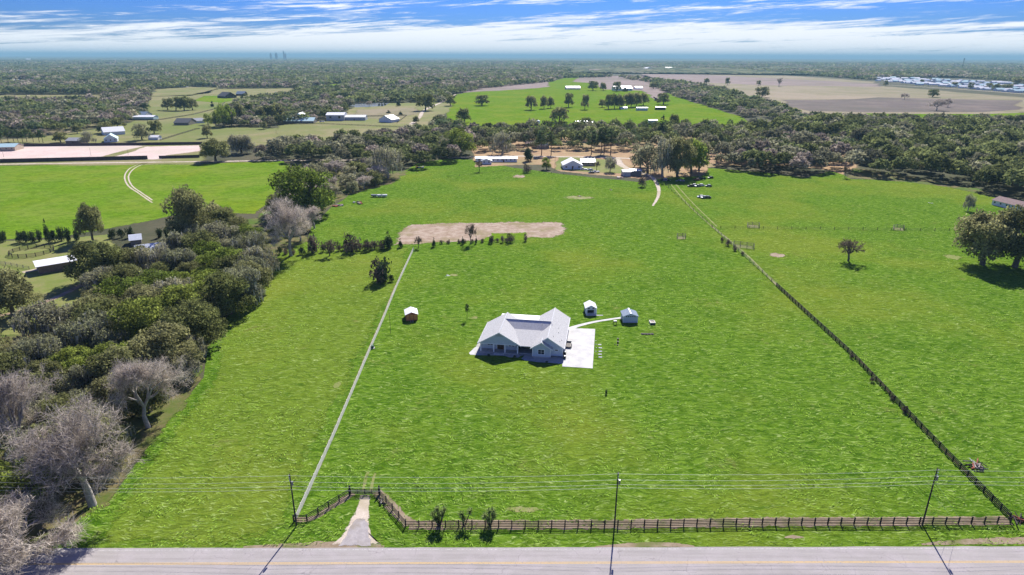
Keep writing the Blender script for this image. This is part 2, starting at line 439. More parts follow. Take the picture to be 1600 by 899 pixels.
M['oakleaf'] = leaf_mat('live oak leaves', (0.150, 0.168, 0.055), (0.250, 0.245, 0.112))
M['greenleaf'] = leaf_mat('fresh green leaves', (0.150, 0.205, 0.036), (0.240, 0.280, 0.060))
M['greyleaf'] = leaf_mat('mossy grey green leaves', (0.215, 0.225, 0.120), (0.300, 0.285, 0.175))
M['moss'] = leaf_mat('spanish moss', (0.22, 0.22, 0.185), (0.27, 0.26, 0.22), 0.2)
M['twig'] = leaf_mat('bare grey twigs', (0.40, 0.35, 0.295), (0.50, 0.44, 0.37), 0.35)
M['pineleaf'] = leaf_mat('pine needles', (0.080, 0.125, 0.050), (0.130, 0.170, 0.070))
M['cedarleaf'] = leaf_mat('cedar leaves', (0.040, 0.065, 0.026), (0.075, 0.100, 0.040), 0.15)
M['brush'] = leaf_mat('brown brush', (0.13, 0.10, 0.07), (0.20, 0.155, 0.12), 0.2)
M['palm'] = leaf_mat('yucca leaves', (0.22, 0.30, 0.09), (0.30, 0.36, 0.14), 0.5)
M['woods'] = attr_leaf_mat('far woods leaves')
M['straw'] = leaf_mat('lying grass blades', (0.26, 0.40, 0.06), (0.26, 0.40, 0.06), 0.4)

# ------------------------------------------------------------------ ground sheets
def smooth_poly(pts, seg, jit, seed=0, jag=None):
    """world polygon -> finer one with an irregular edge"""
    r = random.Random(seed); out = []; n = len(pts)
    for i in range(n):
        a = Vector(pts[i][:2]); b = Vector(pts[(i + 1) % n][:2])
        k = max(1, min(60, int((b - a).length / seg)))
        d = (b - a); nrm = Vector((-d.y, d.x)).normalized() if d.length > 0 else Vector((0, 0))
        for q in range(k):
            p = a + d * (q / k)
            if q and jit: p = p + nrm * r.uniform(-jit, jit)
            out.append(p)
    return out
def sheet(name, pts, mat, z, soft=6.0, seg=12.0, jit=1.5, px=True, label=None):
    """flat irregular ground sheet; its outer rim carries edge=0, the inside edge=1"""
    w = [G(*p) for p in pts] if px else [Vector((p[0], p[1], 0)) for p in pts]
    w = [Vector((p.x, p.y)) for p in w]
    area = sum(w[i].x * w[(i + 1) % len(w)].y - w[(i + 1) % len(w)].x * w[i].y for i in range(len(w)))
    if area < 0: w.reverse()
    o = smooth_poly(w, seg, jit, hash(name) % 1000 if False else len(pts) * 7 + int(abs(w[0].x)) % 97)
    n = len(o); inn = []
    for i in range(n):
        d = (o[(i + 1) % n] - o[i - 1])
        nr = Vector((-d.y, d.x)); nr = nr.normalized() if nr.length > 0 else nr
        inn.append(o[i] + nr * soft)
    verts = [(p.x, p.y, z) for p in o] + [(p.x, p.y, z) for p in inn]
    faces = [(i, (i + 1) % n, n + (i + 1) % n, n + i) for i in range(n)]
    tr = tessellate_polygon([[Vector((p.x, p.y, 0)) for p in inn]])
    for t in tr:
        a, b, c = (inn[k] for k in t)
        if (b - a).cross(c - a) < 0: t = (t[0], t[2], t[1])
        faces.append(tuple(n + k for k in t))
    me = bpy.data.meshes.new(name); me.from_pydata(verts, [], faces)
    at = me.attributes.new('edge', 'FLOAT', 'POINT')
    at.data.foreach_set('value', [0.0] * n + [1.0] * n)
    me.materials.append(mat); me.update()
    ob = link_mesh(name, me)
    return tag(ob, kind='structure')
def ribbon(name, pts, width, mat, z, px=True, soft=True, smooth=True):
    """strip along a line; edge attribute 0 at both rims, 1 in the middle; width in metres (or list)"""
    w = [G(*p) if px else Vector((p[0], p[1], 0)) for p in pts]
    ws = width if isinstance(width, (list, tuple)) else [width] * len(w)
    if smooth and len(w) > 2:
        q, qw = [], []
        for i in range(len(w) - 1):
            p0, p1, p2, p3 = w[max(0, i - 1)], w[i], w[i + 1], w[min(len(w) - 1, i + 2)]
            for k in range(8):
                t = k / 8
                q.append(0.5 * ((2 * p1) + (p2 - p0) * t + (2 * p0 - 5 * p1 + 4 * p2 - p3) * t * t + (3 * p1 - p0 - 3 * p2 + p3) * t ** 3))
                qw.append(ws[i] * (1 - t) + ws[i + 1] * t)
        q.append(w[-1]); qw.append(ws[-1]); w, ws = q, qw
    v, f, e = [], [], []
    for i, p in enumerate(w):
        d = (w[min(i + 1, len(w) - 1)] - w[max(i - 1, 0)]); nr = Vector((-d.y, d.x, 0)).normalized()
        for s_, ee in ((-1, 0.0), (-0.35, 1.0), (0.35, 1.0), (1, 0.0)):
            c = p + nr * ws[i] / 2 * s_; v.append((c.x, c.y, z)); e.append(ee)
    for i in range(len(w) - 1):
        for k in range(3):
            a = i * 4 + k; f.append((a + 1, a, a + 4, a + 5))
    me = bpy.data.meshes.new(name); me.from_pydata(v, [], f)
    at = me.attributes.new('edge', 'FLOAT', 'POINT'); at.data.foreach_set('value', e)
    me.materials.append(mat); me.update()
    return tag(link_mesh(name, me), kind='structure')

# base ground to the horizon
gm = MB(); S = 90000.0
gm.face([(-S, -2000, -0.03), (S, -2000, -0.03), (S, S, -0.03), (-S, S, -0.03)])
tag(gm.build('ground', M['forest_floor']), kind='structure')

def star(name, pts, mat, z, inner=.55):
    """ground patch shaped round its middle: ragged rim (edge 0) to a full inside (edge 1)"""
    n = len(pts); c = Vector((sum(p[0] for p in pts) / n, sum(p[1] for p in pts) / n))
    if sum(pts[i][0] * pts[(i + 1) % n][1] - pts[(i + 1) % n][0] * pts[i][1] for i in range(n)) < 0: pts = pts[::-1]
    v = [(p[0], p[1], z) for p in pts] + [(c.x + (p[0] - c.x) * inner, c.y + (p[1] - c.y) * inner, z) for p in pts] + [(c.x, c.y, z)]
    f = [(i, (i + 1) % n, n + (i + 1) % n, n + i) for i in range(n)] + [(n + i, n + (i + 1) % n, 2 * n) for i in range(n)]
    me = bpy.data.meshes.new(name); me.from_pydata(v, [], f)
    at = me.attributes.new('edge', 'FLOAT', 'POINT'); at.data.foreach_set('value', [0.0] * n + [1.0] * (n + 1))
    me.materials.append(mat); me.update(); return tag(link_mesh(name, me), kind='structure')
def blob(name, px, py, w, h, mat, z=.012, soft=.45):
    c = G(px, py); a = w * MPP(c) / 2; b = (G(px, py - h / 2) - G(px, py + h / 2)).length / 2; r = random.Random(int(px * 7 + py))
    pts = [(c.x + math.cos(t) * a * r.uniform(.75, 1.1), c.y + math.sin(t) * b * r.uniform(.75, 1.1)) for t in [i * math.pi / 9 for i in range(18)]]
    return star(name, pts, M[mat], z, .35)
PAST = [(-700, 864), (-700, 840), (30, 830), (170, 785), (215, 720), (265, 655), (318, 590), (325, 540), (372, 470), (412, 405), (480, 375),
        (490, 345), (545, 305), (630, 268), (650, 256), (700, 248), (742, 250), (800, 262), (905, 275), (1000, 285), (1100, 262), (1200, 270), (1260, 278), (1300, 266), (1330, 280),
        (1400, 282), (1480, 290), (1560, 310), (1650, 330), (2300, 440), (2300, 864)]
sheet('pasture', PAST, M['grass'], 0.0, soft=0.5, seg=15, jit=1.2)
LEFTF = [(-500, 330), (-500, 262), (0, 259), (140, 257), (300, 257), (445, 250), (455, 262), (440, 300), (400, 335), (300, 330), (240, 345), (150, 362), (90, 372), (0, 376), (-300, 385)]
sheet('pasture', LEFTF, M['grass_far'], 0.004, soft=3)
WEST = [(140, 858), (180, 785), (222, 720), (272, 655), (325, 590), (332, 540), (380, 470), (418, 405), (490, 384), (645, 386), (612, 470), (575, 545), (520, 665), (463, 797), (450, 830), (380, 857)]
sheet('pasture', WEST, M['grass_left'], 0.004, soft=5, seg=8)
sheet('lawn', [(-300, 560), (-300, 380), (0, 376), (100, 372), (175, 365), (200, 400), (150, 440), (120, 500), (60, 560), (0, 590)], M['lawn'], 0.008, soft=3)
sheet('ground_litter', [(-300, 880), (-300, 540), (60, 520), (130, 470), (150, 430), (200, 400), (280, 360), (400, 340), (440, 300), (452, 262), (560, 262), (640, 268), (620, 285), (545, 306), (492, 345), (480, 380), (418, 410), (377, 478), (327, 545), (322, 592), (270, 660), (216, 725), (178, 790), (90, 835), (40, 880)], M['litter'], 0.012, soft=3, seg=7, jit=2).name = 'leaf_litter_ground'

# hill pasture and the fields behind
HILL = [(688, 172), (700, 150), (760, 138), (860, 128), (880, 122), (960, 121), (1010, 128), (1030, 140), (1060, 152), (1120, 170), (1165, 184), (1190, 200), (1140, 210), (1050, 212), (960, 208), (850, 210), (740, 210), (700, 196)]
sheet('pasture', HILL, M['grass_far'], 0.02, soft=8, seg=25, jit=4)
sheet('field', [(708, 147), (725, 138), (790, 130), (858, 127), (862, 136), (820, 140), (760, 143)], M['lilac'], 0.06, soft=15, seg=40, jit=6)
sheet('field', [(890, 128), (905, 120), (1010, 118), (1060, 136), (1040, 146), (1030, 160), (1018, 155), (1000, 142), (940, 140), (925, 130)], M['lilac'], 0.06, soft=15, seg=40, jit=6)
sheet('field', [(1000, 109), (1100, 111), (1200, 116), (1372, 128), (1372, 134), (1600, 152), (1800, 170), (1800, 190), (1540, 190), (1350, 192), (1260, 187), (1225, 172), (1180, 157), (1130, 142), (1060, 130), (1000, 123)], M['tan'], 0.02, soft=20, seg=60, jit=10)
sheet('field', [(1000, 114), (1100, 117), (1200, 122), (1380, 131), (1380, 136), (1200, 134), (1090, 129), (1000, 121)], M['lilac'], 0.06, soft=25, seg=60, jit=10)
sheet('field', [(1215, 156), (1330, 155), (1370, 152), (1450, 154), (1600, 157), (1600, 172), (1540, 176), (1350, 176), (1260, 174), (1225, 166)], M['purple'], 0.06, soft=18, seg=60, jit=10)
sheet('field', [(1320, 192), (1350, 177), (1420, 178), (1540, 178), (1600, 176), (1640, 190)], M['grass_far'], 0.06, soft=8)
sheet('field', [(-200, 160), (-200, 150), (160, 148), (165, 158)], M['olive'], 0.02, soft=12)
YARD = [(225, 165), (235, 151), (300, 148), (338, 139), (460, 138), (470, 148), (380, 160), (350, 175), (335, 188), (345, 198), (440, 200), (470, 198), (640, 196), (655, 205), (600, 222), (500, 222), (420, 228), (330, 236), (320, 258), (-200, 262), (-200, 224), (50, 216), (120, 206), (200, 192), (225, 180)]
sheet('field', YARD, M['olive'], 0.02, soft=8, seg=30, jit=3)
EASTYARD = [(540, 172), (560, 162), (690, 160), (712, 148), (706, 172), (690, 188), (672, 204), (620, 220), (560, 220), (430, 218), (430, 196), (530, 186)]
sheet('field', EASTYARD, M['olive'], 0.03, soft=8, seg=30, jit=3)
sheet('field', [(548, 184), (555, 172), (650, 168), (662, 176), (640, 182), (590, 186)], M['tan'], 0.06, soft=8)
sheet('field', [(360, 196), (380, 178), (440, 172), (455, 190)], M['tan'], 0.05, soft=8)
sheet('field', [(20, 212), (110, 192), (190, 184), (215, 188), (120, 206), (40, 216)], M['tan'], 0.05, soft=8)
sheet('field', [(300, 158), (318, 150), (352, 150), (372, 157), (345, 161)], M['grass_far'], 0.06, soft=6)
sheet('field', [(480, 139), (486, 134), (530, 131), (545, 133), (520, 139)], M['grass_far'], 0.06, soft=8)
sheet('field', [(505, 115), (560, 112), (575, 113), (520, 117)], M['tan'], 0.06, soft=20)
sheet('pond', [(546, 165), (560, 161), (610, 160), (600, 166), (556, 168)], M['water'], 0.08, soft=2)
sheet('arena', [(-120, 250), (-120, 232), (60, 228), (200, 226), (235, 229), (315, 227), (316, 236), (262, 243), (255, 249), (232, 250), (180, 248)], M['arena'], 0.05, soft=4)
sheet('field', [(150, 248), (175, 240), (222, 229), (232, 229), (200, 240), (172, 248)], M['olive'], 0.07, soft=3)
ribbon('road_gravel', [(-300, 262), (0, 257), (130, 255), (300, 253), (440, 251), (560, 250)], 7, M['sand'], 0.06).name = 'gravel_road'
ribbon('path', [(228, 254), (205, 262), (195, 275), (200, 290), (218, 303), (238, 317)], 1.3, M['sand'], 0.02).name = 'wheel_track'
ribbon('path', [(233, 254), (212, 262), (201, 275), (206, 290), (222, 302), (238, 313)], 1.3, M['sand'], 0.02).name = 'wheel_track'
ribbon('path', [(640, 196), (655, 184), (664, 172), (690, 160), (702, 152), (712, 148)], 8, M['sand'], 0.10).name = 'dirt_road'
ribbon('path', [(560, 226), (600, 214), (640, 196)], 7, M['sand'], 0.10).name = 'dirt_road'
sheet('ground', [(740, 262), (735, 225), (820, 214), (1000, 212), (1100, 212), (1200, 220), (1330, 235), (1345, 262), (1320, 274), (1290, 266), (1200, 258), (1110, 262), (1100, 276), (1020, 282), (870, 268), (850, 258)], M['orange'], 0.02, soft=5, seg=20, jit=3).name = 'orange_litter_ground'
sheet('ground', [(1320, 278), (1330, 262), (1400, 270), (1470, 285), (1560, 300), (1560, 310), (1480, 293), (1400, 284)], M['litter'], 0.03, soft=4).name = 'orange_litter_ground'
ribbon('path', [(700, 247), (780, 244), (860, 245), (940, 246), (985, 248)], 8, M['sand'], 0.06).name = 'sand_road'
ribbon('path', [(962, 247), (968, 256), (985, 266), (1010, 273), (1022, 280), (1029, 295), (1028, 308), (1020, 322)], [12, 9, 7, 5, 4, 3.2, 2.5, 1.5], M['sand'], 0.07).name = 'farm_track'
sheet('lawn', [(866, 266), (870, 244), (900, 246), (960, 250), (980, 262), (975, 272), (900, 268)], M['lawn'], 0.05, soft=3)
ribbon('path', [(1048, 288), (1062, 305), (1080, 325), (1112, 354)], 1.0, M['worn'], 0.015).name = 'wheel_track'
ribbon('path', [(1056, 288), (1070, 304), (1088, 323), (1120, 354)], 1.0, M['worn'], 0.015).name = 'wheel_track'
ribbon('path', [(1112, 354), (1160, 392), (1215, 447)], 1.2, M['worn'], 0.015).name = 'wheel_track'
# tilled strip
sheet('field', [(612, 384), (622, 360), (640, 350), (720, 347), (870, 346), (886, 349), (890, 357), (885, 367), (868, 372), (800, 373), (740, 378)], M['tilled'], 0.02, soft=4.5, seg=5, jit=1.3).name = 'tilled_strip'
sheet('field', [(745, 380), (765, 364), (825, 362), (826, 376)], M['grass_far'], 0.03, soft=3, seg=6).name = 'grass_tongue'
for (x, y, w, h, mt) in ((709, 430, 18, 6, 'worn'), (1213, 399, 34, 9, 'tilled'), (811, 276, 28, 7, 'tilled'), (905, 309, 60, 8, 'worn'), (527, 602, 16, 16, 'worn'), (1488, 402, 34, 9, 'worn'),
        (742, 497, 16, 7, 'worn'), (820, 796, 90, 12, 'worn')):
    blob('dirt_patch', x, y, w, h, mt, soft=.8)
# verge dirt along the road
for (q, w_) in (([(380, 855.5), (440, 853), (520, 852), (600, 855)], [.6, 1.4, 2.6, 1.2]), ([(930, 855), (985, 852), (1040, 851), (1085, 854)], [.4, 1.5, 1.6, .5]), ([(1440, 851), (1500, 847), (1580, 845), (1680, 846)], [.5, 1.8, 2.4, 2.4]), ([(1226, 840), (1240, 839), (1256, 840)], [.3, 1.2, .3])):
    ribbon('dirt_patch', q, w_, M['strip'], 0.012)

# ------------------------------------------------------------------ the road
def road():
    a, b = G(0, 857.5), G(1600, 854.0)
    d = (b - a).normalized(); n = Vector((d.y, -d.x, 0))      # towards the camera
    def strip(name, off, w, z, mat, L=320, jit=0.0):
        v, f = [], []; c = a.lerp(b, 0.5)
        N = 160
        for i in range(N + 1):
            p = c + d * (-L + 2 * L * i / N)
            j0 = rnd.uniform(-jit, jit); j1 = rnd.uniform(-jit, jit)
            for q in (p + n * (off + j0), p + n * (off + w + j1)): v.append((q.x, q.y, z))
        for i in range(N): f.append((2 * i, 2 * i + 1, 2 * i + 3, 2 * i + 2))
        me = bpy.data.meshes.new(name); me.from_pydata(v, [], f); me.materials.append(mat)
        return tag(link_mesh(name, me), kind='structure')
    strip('road', 0.0, 7.4, 0.030, M['asphalt'], jit=0.07)
    strip('road_marking', 3.45, 0.13, 0.034, M['yellow']); strip('road_marking', 3.72, 0.13, 0.034, M['yellow'])
    strip('road_marking', 0.42, 0.10, 0.034, M['whiteline'])
    strip('road_seam', 0.75, 0.05, 0.034, M['blackfence'] if False else M['oldconcrete'])
    return a, d, n
RA, RD, RN = road()
# broken entrance apron and sandy drive through the gate
def apron():
    pts = [(524, 857), (536, 842), (543, 826), (550, 815), (558, 808), (573, 806), (577, 816), (578, 834), (583, 856), (566, 856), (552, 854)]
    w = smooth_poly([(G(*p).x, G(*p).y) for p in pts], .8, .16, 3); star('driveway_apron', [(p.x, p.y) for p in w], M['apron'], .040, .72)
apron()
star('driveway_sand', [(p.x, p.y) for p in smooth_poly([(G(*q).x, G(*q).y) for q in [(508, 858), (528, 842), (538, 822), (550, 800), (560, 780), (565, 766), (579, 766), (579, 790), (580, 815), (586, 845), (604, 858)]], 1.2, .25, 4)], M['sand'], 0.024, .55)
ribbon('wheel_track', [(567, 768), (571, 750), (575, 738)], .8, M['worn'], 0.02)
ribbon('wheel_track', [(579, 768), (583, 750), (586, 740)], .8, M['worn'], 0.02)

# ------------------------------------------------------------------ tree prototypes
def rand_frames(n, up=0.0):
    if up:                      # leaf sprays mostly face the sky
        nn = rng.normal(size=(n, 3)); nn /= np.linalg.norm(nn, axis=1, keepdims=True); nn += np.array([0, 0, up]); nn /= np.linalg.norm(nn, axis=1, keepdims=True)
        a = rng.normal(size=(n, 3)); a -= (a * nn).sum(1, keepdims=True) * nn; a /= np.linalg.norm(a, axis=1, keepdims=True)
        return a, np.cross(nn, a)
    a = rng.normal(size=(n, 3)); a /= np.linalg.norm(a, axis=1, keepdims=True)
    b = rng.normal(size=(n, 3)); b -= (a * b).sum(1, keepdims=True) * a; b /= np.linalg.norm(b, axis=1, keepdims=True)
    return a, b
def leaf_quads(c, s, asp=0.62):
    n = len(c); a, b = rand_frames(n, 0.9)
    s = (s * rng.uniform(0.6, 1.35, n))[:, None]
    a = a * s * 0.5; b = b * s * 0.5 * asp
    return np.stack([c - a - b * .35, c + a * .1 - b, c + a + b * .3, c - a * .15 + b], 1).reshape(-1, 3)
def lobes_points(lobes, per, shell=0.55):
    out = []; tint = []
    for (c, r, fz) in lobes:
        n = int(per * r * r)
        d = rng.normal(size=(n, 3)); d /= np.linalg.norm(d, axis=1, keepdims=True)
        # fewer leaves below
        keep = (d[:, 2] > -0.55) | (rng.random(n) < 0.35); d = d[keep]; n = len(d)
        rad = r * (shell + (1 - shell) * rng.random(n) ** 0.6) * rng.uniform(0.85, 1.12, n)
        # sub-clumps give a broken surface
        ph = rng.uniform(0, 6.28, 3)
        bump = 1 + 0.13 * np.sin(d[:, 0] * 9 + ph[0]) * np.sin(d[:, 1] * 8 + ph[1]) + 0.09 * np.sin(d[:, 2] * 13 + ph[2])
        p = d * (rad * bump)[:, None]; p[:, 2] *= fz
        out.append(p + np.array(c)); lt = rng.uniform(0.25, 0.75)
        tint.append(np.clip(lt + rng.normal(0, 0.18, n), 0, 1))
    return np.concatenate(out), np.concatenate(tint)
def limb(mb, a, b, r0, r1, seg=4, wob=0.08, n=6):
    a = Vector(a); b = Vector(b); L = (b - a).length; prev = a; pr = r0
    for i in range(1, seg + 1):
        t = i / seg
        q = a.lerp(b, t) + Vector((rnd.uniform(-1, 1), rnd.uniform(-1, 1), rnd.uniform(-1, 1))) * L * wob * (1 if i < seg else 0)
        q.z += math.sin(t * math.pi) * L * 0.06
        r = r0 + (r1 - r0) * t
        mb.tube(prev, q, pr, r, n, caps=False); prev, pr = q, r
def oak_proto(seed, Rr=8.0, Hh=11.0, per=70, ls=0.55, nl=30, moss=0, near=True):
    rnd.seed(seed)
    lobes = []
    for i in range(nl):
        az = rnd.uniform(0, 6.283); t = rnd.random() ** 0.55
        d = t * Rr * 0.72
        z = Hh * (0.34 + 0.52 * math.sqrt(max(0, 1 - (d / (Rr * 0.9)) ** 2))) * rnd.uniform(0.80, 1.08)
        if rnd.random() < 0.40: z *= 0.58
        r = Rr * rnd.uniform(0.17, 0.34)
        z = min(z, Hh - r * 0.75)
        lobes.append(((d * math.cos(az), d * math.sin(az), z), r, 0.88))
    for i in range(9):          # low outer boughs
        az = i * .7 + rnd.uniform(-.3, .3); d = Rr * rnd.uniform(.58, .78); r = Rr * rnd.uniform(.18, .27)
        lobes.append(((d * math.cos(az), d * math.sin(az), Hh * rnd.uniform(.24, .40)), r, .8))
    p, tint = lobes_points(lobes, per)
    v = leaf_quads(p, ls)
    crown = (v, tint)
    tb = MB()
    fork = Vector((rnd.uniform(-.4, .4), rnd.uniform(-.4, .4), Hh * 0.2))
    r0 = Rr * 0.062
    limb(tb, (0, 0, -0.3), fork, r0 * 1.35, r0, 2, 0.03, 8)
    for (c, r, _) in (lobes[:9] if near else lobes[:4]):
        limb(tb, fork, Vector(c) + Vector((0, 0, -r * 0.3)), r0 * 0.6, r0 * 0.12, 4, 0.09, 5)
    ms = None
    if moss:
        k = rng.choice(len(p), int(len(p) * moss)); c = p[k] + np.array([0, 0, -0.7]); n = len(c)
        w = rng.uniform(0.06, 0.16, n)[:, None] * np.stack([np.cos(rng.random(n) * 6.28), np.sin(rng.random(n) * 6.28), np.zeros(n)], 1)
        h = np.zeros((n, 3)); h[:, 2] = rng.uniform(0.5, 1.4, n)
        ms = np.stack([c - w - h, c + w - h * 0.8, c + w * 1.4 + h * .6, c - w * 1.4 + h * .6], 1).reshape(-1, 3)
    return crown, tb, ms
def bare_proto(seed, Rr=7.5, Hh=11.0, depth=5, twig=0.024, near=True):
    rnd.seed(seed); tb = MB(); tw = []; pts = []
    def grow(p, d, L, r, lev):
        q = p + d * L * 0.5 + Vector((rnd.uniform(-1, 1), rnd.uniform(-1, 1), rnd.uniform(-.6, 1))) * L * 0.09
        e = p + d * L
        if lev < 3: tb.tube(p, q, r, r * .85, 6 if lev < 2 else 4, caps=False); tb.tube(q, e, r * .85, r * .65, 6 if lev < 2 else 4, caps=False)
        else: tw.append((p, q, r)); tw.append((q, e, r * .8))
        if lev >= depth: return
        n = 3 if lev < 1 else rnd.choice((3, 3, 4))
        if lev == 0: n = 5
        for i in range(n):
            u = d.orthogonal().normalized(); w = d.cross(u)
            a = rnd.uniform(0, 6.283) if lev else i * 6.283 / n + rnd.uniform(-.4, .4)
            sp = rnd.uniform(0.4, 0.95) if lev else rnd.uniform(0.5, 1.0)
            nd = (d * math.cos(sp) + (u * math.cos(a) + w * math.sin(a)) * math.sin(sp)); nd.z += 0.10; nd.normalize()
            s = q if (lev > 0 and rnd.random() < .4) else e
            grow(s, nd, L * rnd.uniform(0.62, 0.86), r * 0.58, lev + 1)
    grow(Vector((0, 0, -.2)), Vector((rnd.uniform(-.1, .1), rnd.uniform(-.1, .1), 1)).normalized(), Hh * 0.27, Rr * 0.05, 0)
    segs = []
    for (a, b, r) in tw:
        a = np.array(a); b = np.array(b); w = max(r, twig)
        o = rng.normal(size=3); d = b - a; o -= o.dot(d) / max(d.dot(d), 1e-6) * d; o /= np.linalg.norm(o); o *= w
        segs.append([a - o, a + o, b + o * .7, b - o * .7])
    v = np.array(segs).reshape(-1, 3)
    # fine end twigs
    ends = np.array([b for (a, b, r) in tw if r < Rr * 0.05 * 0.58 ** 4 * 1.1] or [b for (_, b, _) in tw]); dirs = rng.normal(size=(len(ends) * 2, 3)); dirs[:, 2] += .3
    dirs /= np.linalg.norm(dirs, axis=1, keepdims=True); e0 = np.repeat(ends, 2, 0)
    L = rng.uniform(.4, 1.1, len(e0))[:, None] * Rr / 7.5; o = rng.normal(size=e0.shape); o -= (o * dirs).sum(1, keepdims=True) * dirs
    o /= np.linalg.norm(o, axis=1, keepdims=True); o *= twig * (0.55 if near else 1.0)
    v2 = np.stack([e0 - o, e0 + o, e0 + dirs * L + o * .5, e0 + dirs * L - o * .5], 1).reshape(-1, 3)
    v = np.concatenate([v, v2])
    # normalise to the asked size
    rr = np.percentile(np.hypot(v[:, 0], v[:, 1]), 97); hh = np.percentile(v[:, 2], 99.5)
    sx, sz = Rr / rr, Hh / hh
    v = v * np.array([sx, sx, sz]); tb.v = [(x * sx, y * sx, z * sz) for (x, y, z) in tb.v]
    return (v, rng.random(len(v) // 4)), tb, None
def pine_proto(seed, Rr=3.2, Hh=17.0, per=60, ls=0.6, bare=0.42):
    rnd.seed(seed); lobes = []
    for i in range(20):
        t = rnd.random(); z = Hh * (bare + (1 - bare - .05) * t); rr = Rr * (1 - 0.62 * t)
        az = rnd.uniform(0, 6.283); lobes.append(((rr * .62 * math.cos(az), rr * .62 * math.sin(az), z), rr * rnd.uniform(.34, .5) + .3, .7))
    p, tint = lobes_points(lobes, per, 0.3)
    tb = MB(); limb(tb, (0, 0, -.3), (rnd.uniform(-.3, .3), rnd.uniform(-.3, .3), Hh * .97), .24, .06, 5, 0.008, 6)
    for (c, r, _) in lobes[:12]: tb.tube((0, 0, c[2] - .6), c, .07, .03, 4, caps=False)
    return (leaf_quads(p, ls), tint), tb, None
def cone_proto(seed, Rr=1.5, Hh=5.0, per=230, ls=0.3):
    rnd.seed(seed); lobes = []
    for i in range(16):
        t = rnd.random(); z = Hh * (0.1 + .82 * t); rr = Rr * (1 - t * .85); az = rnd.uniform(0, 6.283)
        lobes.append(((rr * .45 * math.cos(az), rr * .45 * math.sin(az), z), rr * .6 + .15, 1.0))
    p, tint = lobes_points(lobes, per, .5); tb = MB(); tb.tube((0, 0, -.2), (0, 0, Hh * .6), .1, .05, 6)
    return (leaf_quads(p, ls), tint), tb, None
def shrub_proto(seed, Rr=2.0, Hh=2.2, per=150, ls=0.32):
    rnd.seed(seed); lobes = []
    for i in range(12):
        az = rnd.uniform(0, 6.283); d = rnd.random() * Rr * .65; r = Rr * rnd.uniform(.25, .42)
        lobes.append(((d * math.cos(az), d * math.sin(az), max(r * .6, Hh * rnd.uniform(.25, .8) - r * .4)), r, .9))
    p, tint = lobes_points(lobes, per, .3); tb = MB()
    for i in range(6): tb.tube((0, 0, -.1), Vector(lobes[i][0]), .05, .02, 4, caps=False)
    return (leaf_quads(p, ls), tint), tb, None

PROTO = {}
def make_proto(key, name, data, leafm, barkm, size):
    (v, tint), tb, ms = data
    nq = len(v) // 4
    if ms is not None: v = np.concatenate([v, ms]); tint = np.concatenate([tint, rng.random(len(ms) // 4)])
    me = np_mesh(name + '_crown', v, 4, M[leafm], {'tint': tint})
    if ms is not None:
        me.materials.append(M['moss']); me.polygons.foreach_set('material_index', np.where(np.arange(len(v) // 4) >= nq, 1, 0).astype(np.int32))
    tm = tb.mesh(name + '_trunk', M[barkm])
    for f in tm.polygons: f.use_smooth = True
    mm = None
    PROTO.setdefault(key, []).append((name, me, tm, mm, size))
for i in range(4): make_proto('oak', 'live_oak', oak_proto(10 + i, per=72, ls=.56, nl=34), 'oakleaf', 'bark', (8, 11))
for i in range(2): make_proto('green', 'broadleaf_tree', oak_proto(20 + i, 7, 11, per=78, ls=.52, nl=28), 'greenleaf', 'bark', (7, 11))
for i in range(3): make_proto('mossy', 'mossy_oak', oak_proto(30 + i, 8, 11, per=58, ls=.50, nl=30, moss=.16), 'greyleaf', 'bark', (8, 11))
for i in range(3): make_proto('bare', 'bare_tree', bare_proto(40 + i, depth=6), 'twig', 'palebark', (7.5, 11))
for i in range(2): make_proto('sparse', 'thin_crowned_tree', oak_proto(50 + i, 7, 10.5, per=44, ls=.40, nl=26, moss=.1), 'greyleaf', 'palebark', (7, 10.5))
for i in range(3): make_proto('oak_far', 'live_oak', oak_proto(60 + i, per=17, ls=1.15, nl=24, near=False), 'oakleaf', 'bark', (8, 11))
for i in range(2): make_proto('green_far', 'broadleaf_tree', oak_proto(70 + i, per=17, ls=1.1, nl=22, near=False), 'greenleaf', 'bark', (8, 11))
for i in range(2): make_proto('mossy_far', 'mossy_oak', oak_proto(75 + i, per=16, ls=1.05, nl=22, near=False), 'greyleaf', 'bark', (8, 11))
for i in range(2): make_proto('bare_far', 'bare_tree', bare_proto(80 + i, depth=5, twig=.05, near=False), 'twig', 'palebark', (7.5, 11))
for i in range(3): make_proto('pine', 'pine_tree', pine_proto(90 + i), 'pineleaf', 'pinebark', (3.2, 17))
for i in range(2): make_proto('cedar', 'cedar_tree', cone_proto(100 + i), 'cedarleaf', 'bark', (1.5, 5))
for i in range(3): make_proto('shrub', 'shrub', shrub_proto(110 + i), 'cedarleaf', 'bark', (2, 2.2))
for i in range(2): make_proto('brush', 'brown_shrub', shrub_proto(120 + i, per=110), 'brush', 'bark', (2, 2.2))
def sapling_proto():
    rnd.seed(5); lobes = [((rnd.uniform(-.35, .35), rnd.uniform(-.35, .35), rnd.uniform(2.3, 3.7)), rnd.uniform(.4, .62), 1.0) for _ in range(9)]
    p, tint = lobes_points(lobes, 150, .4); tb = MB(); tb.tube((0, 0, -.1), (0, 0, 3.4), .05, .03, 6)
    return (leaf_quads(p, .26), tint), tb, None
make_proto('sapling', 'young_tree', sapling_proto(), 'cedarleaf', 'bark', (.95, 4.1))
make_proto('bareshrub', 'bare_shrub', bare_proto(130, 2.0, 3.2, 4, .03), 'brush', 'bark', (2, 3.2))

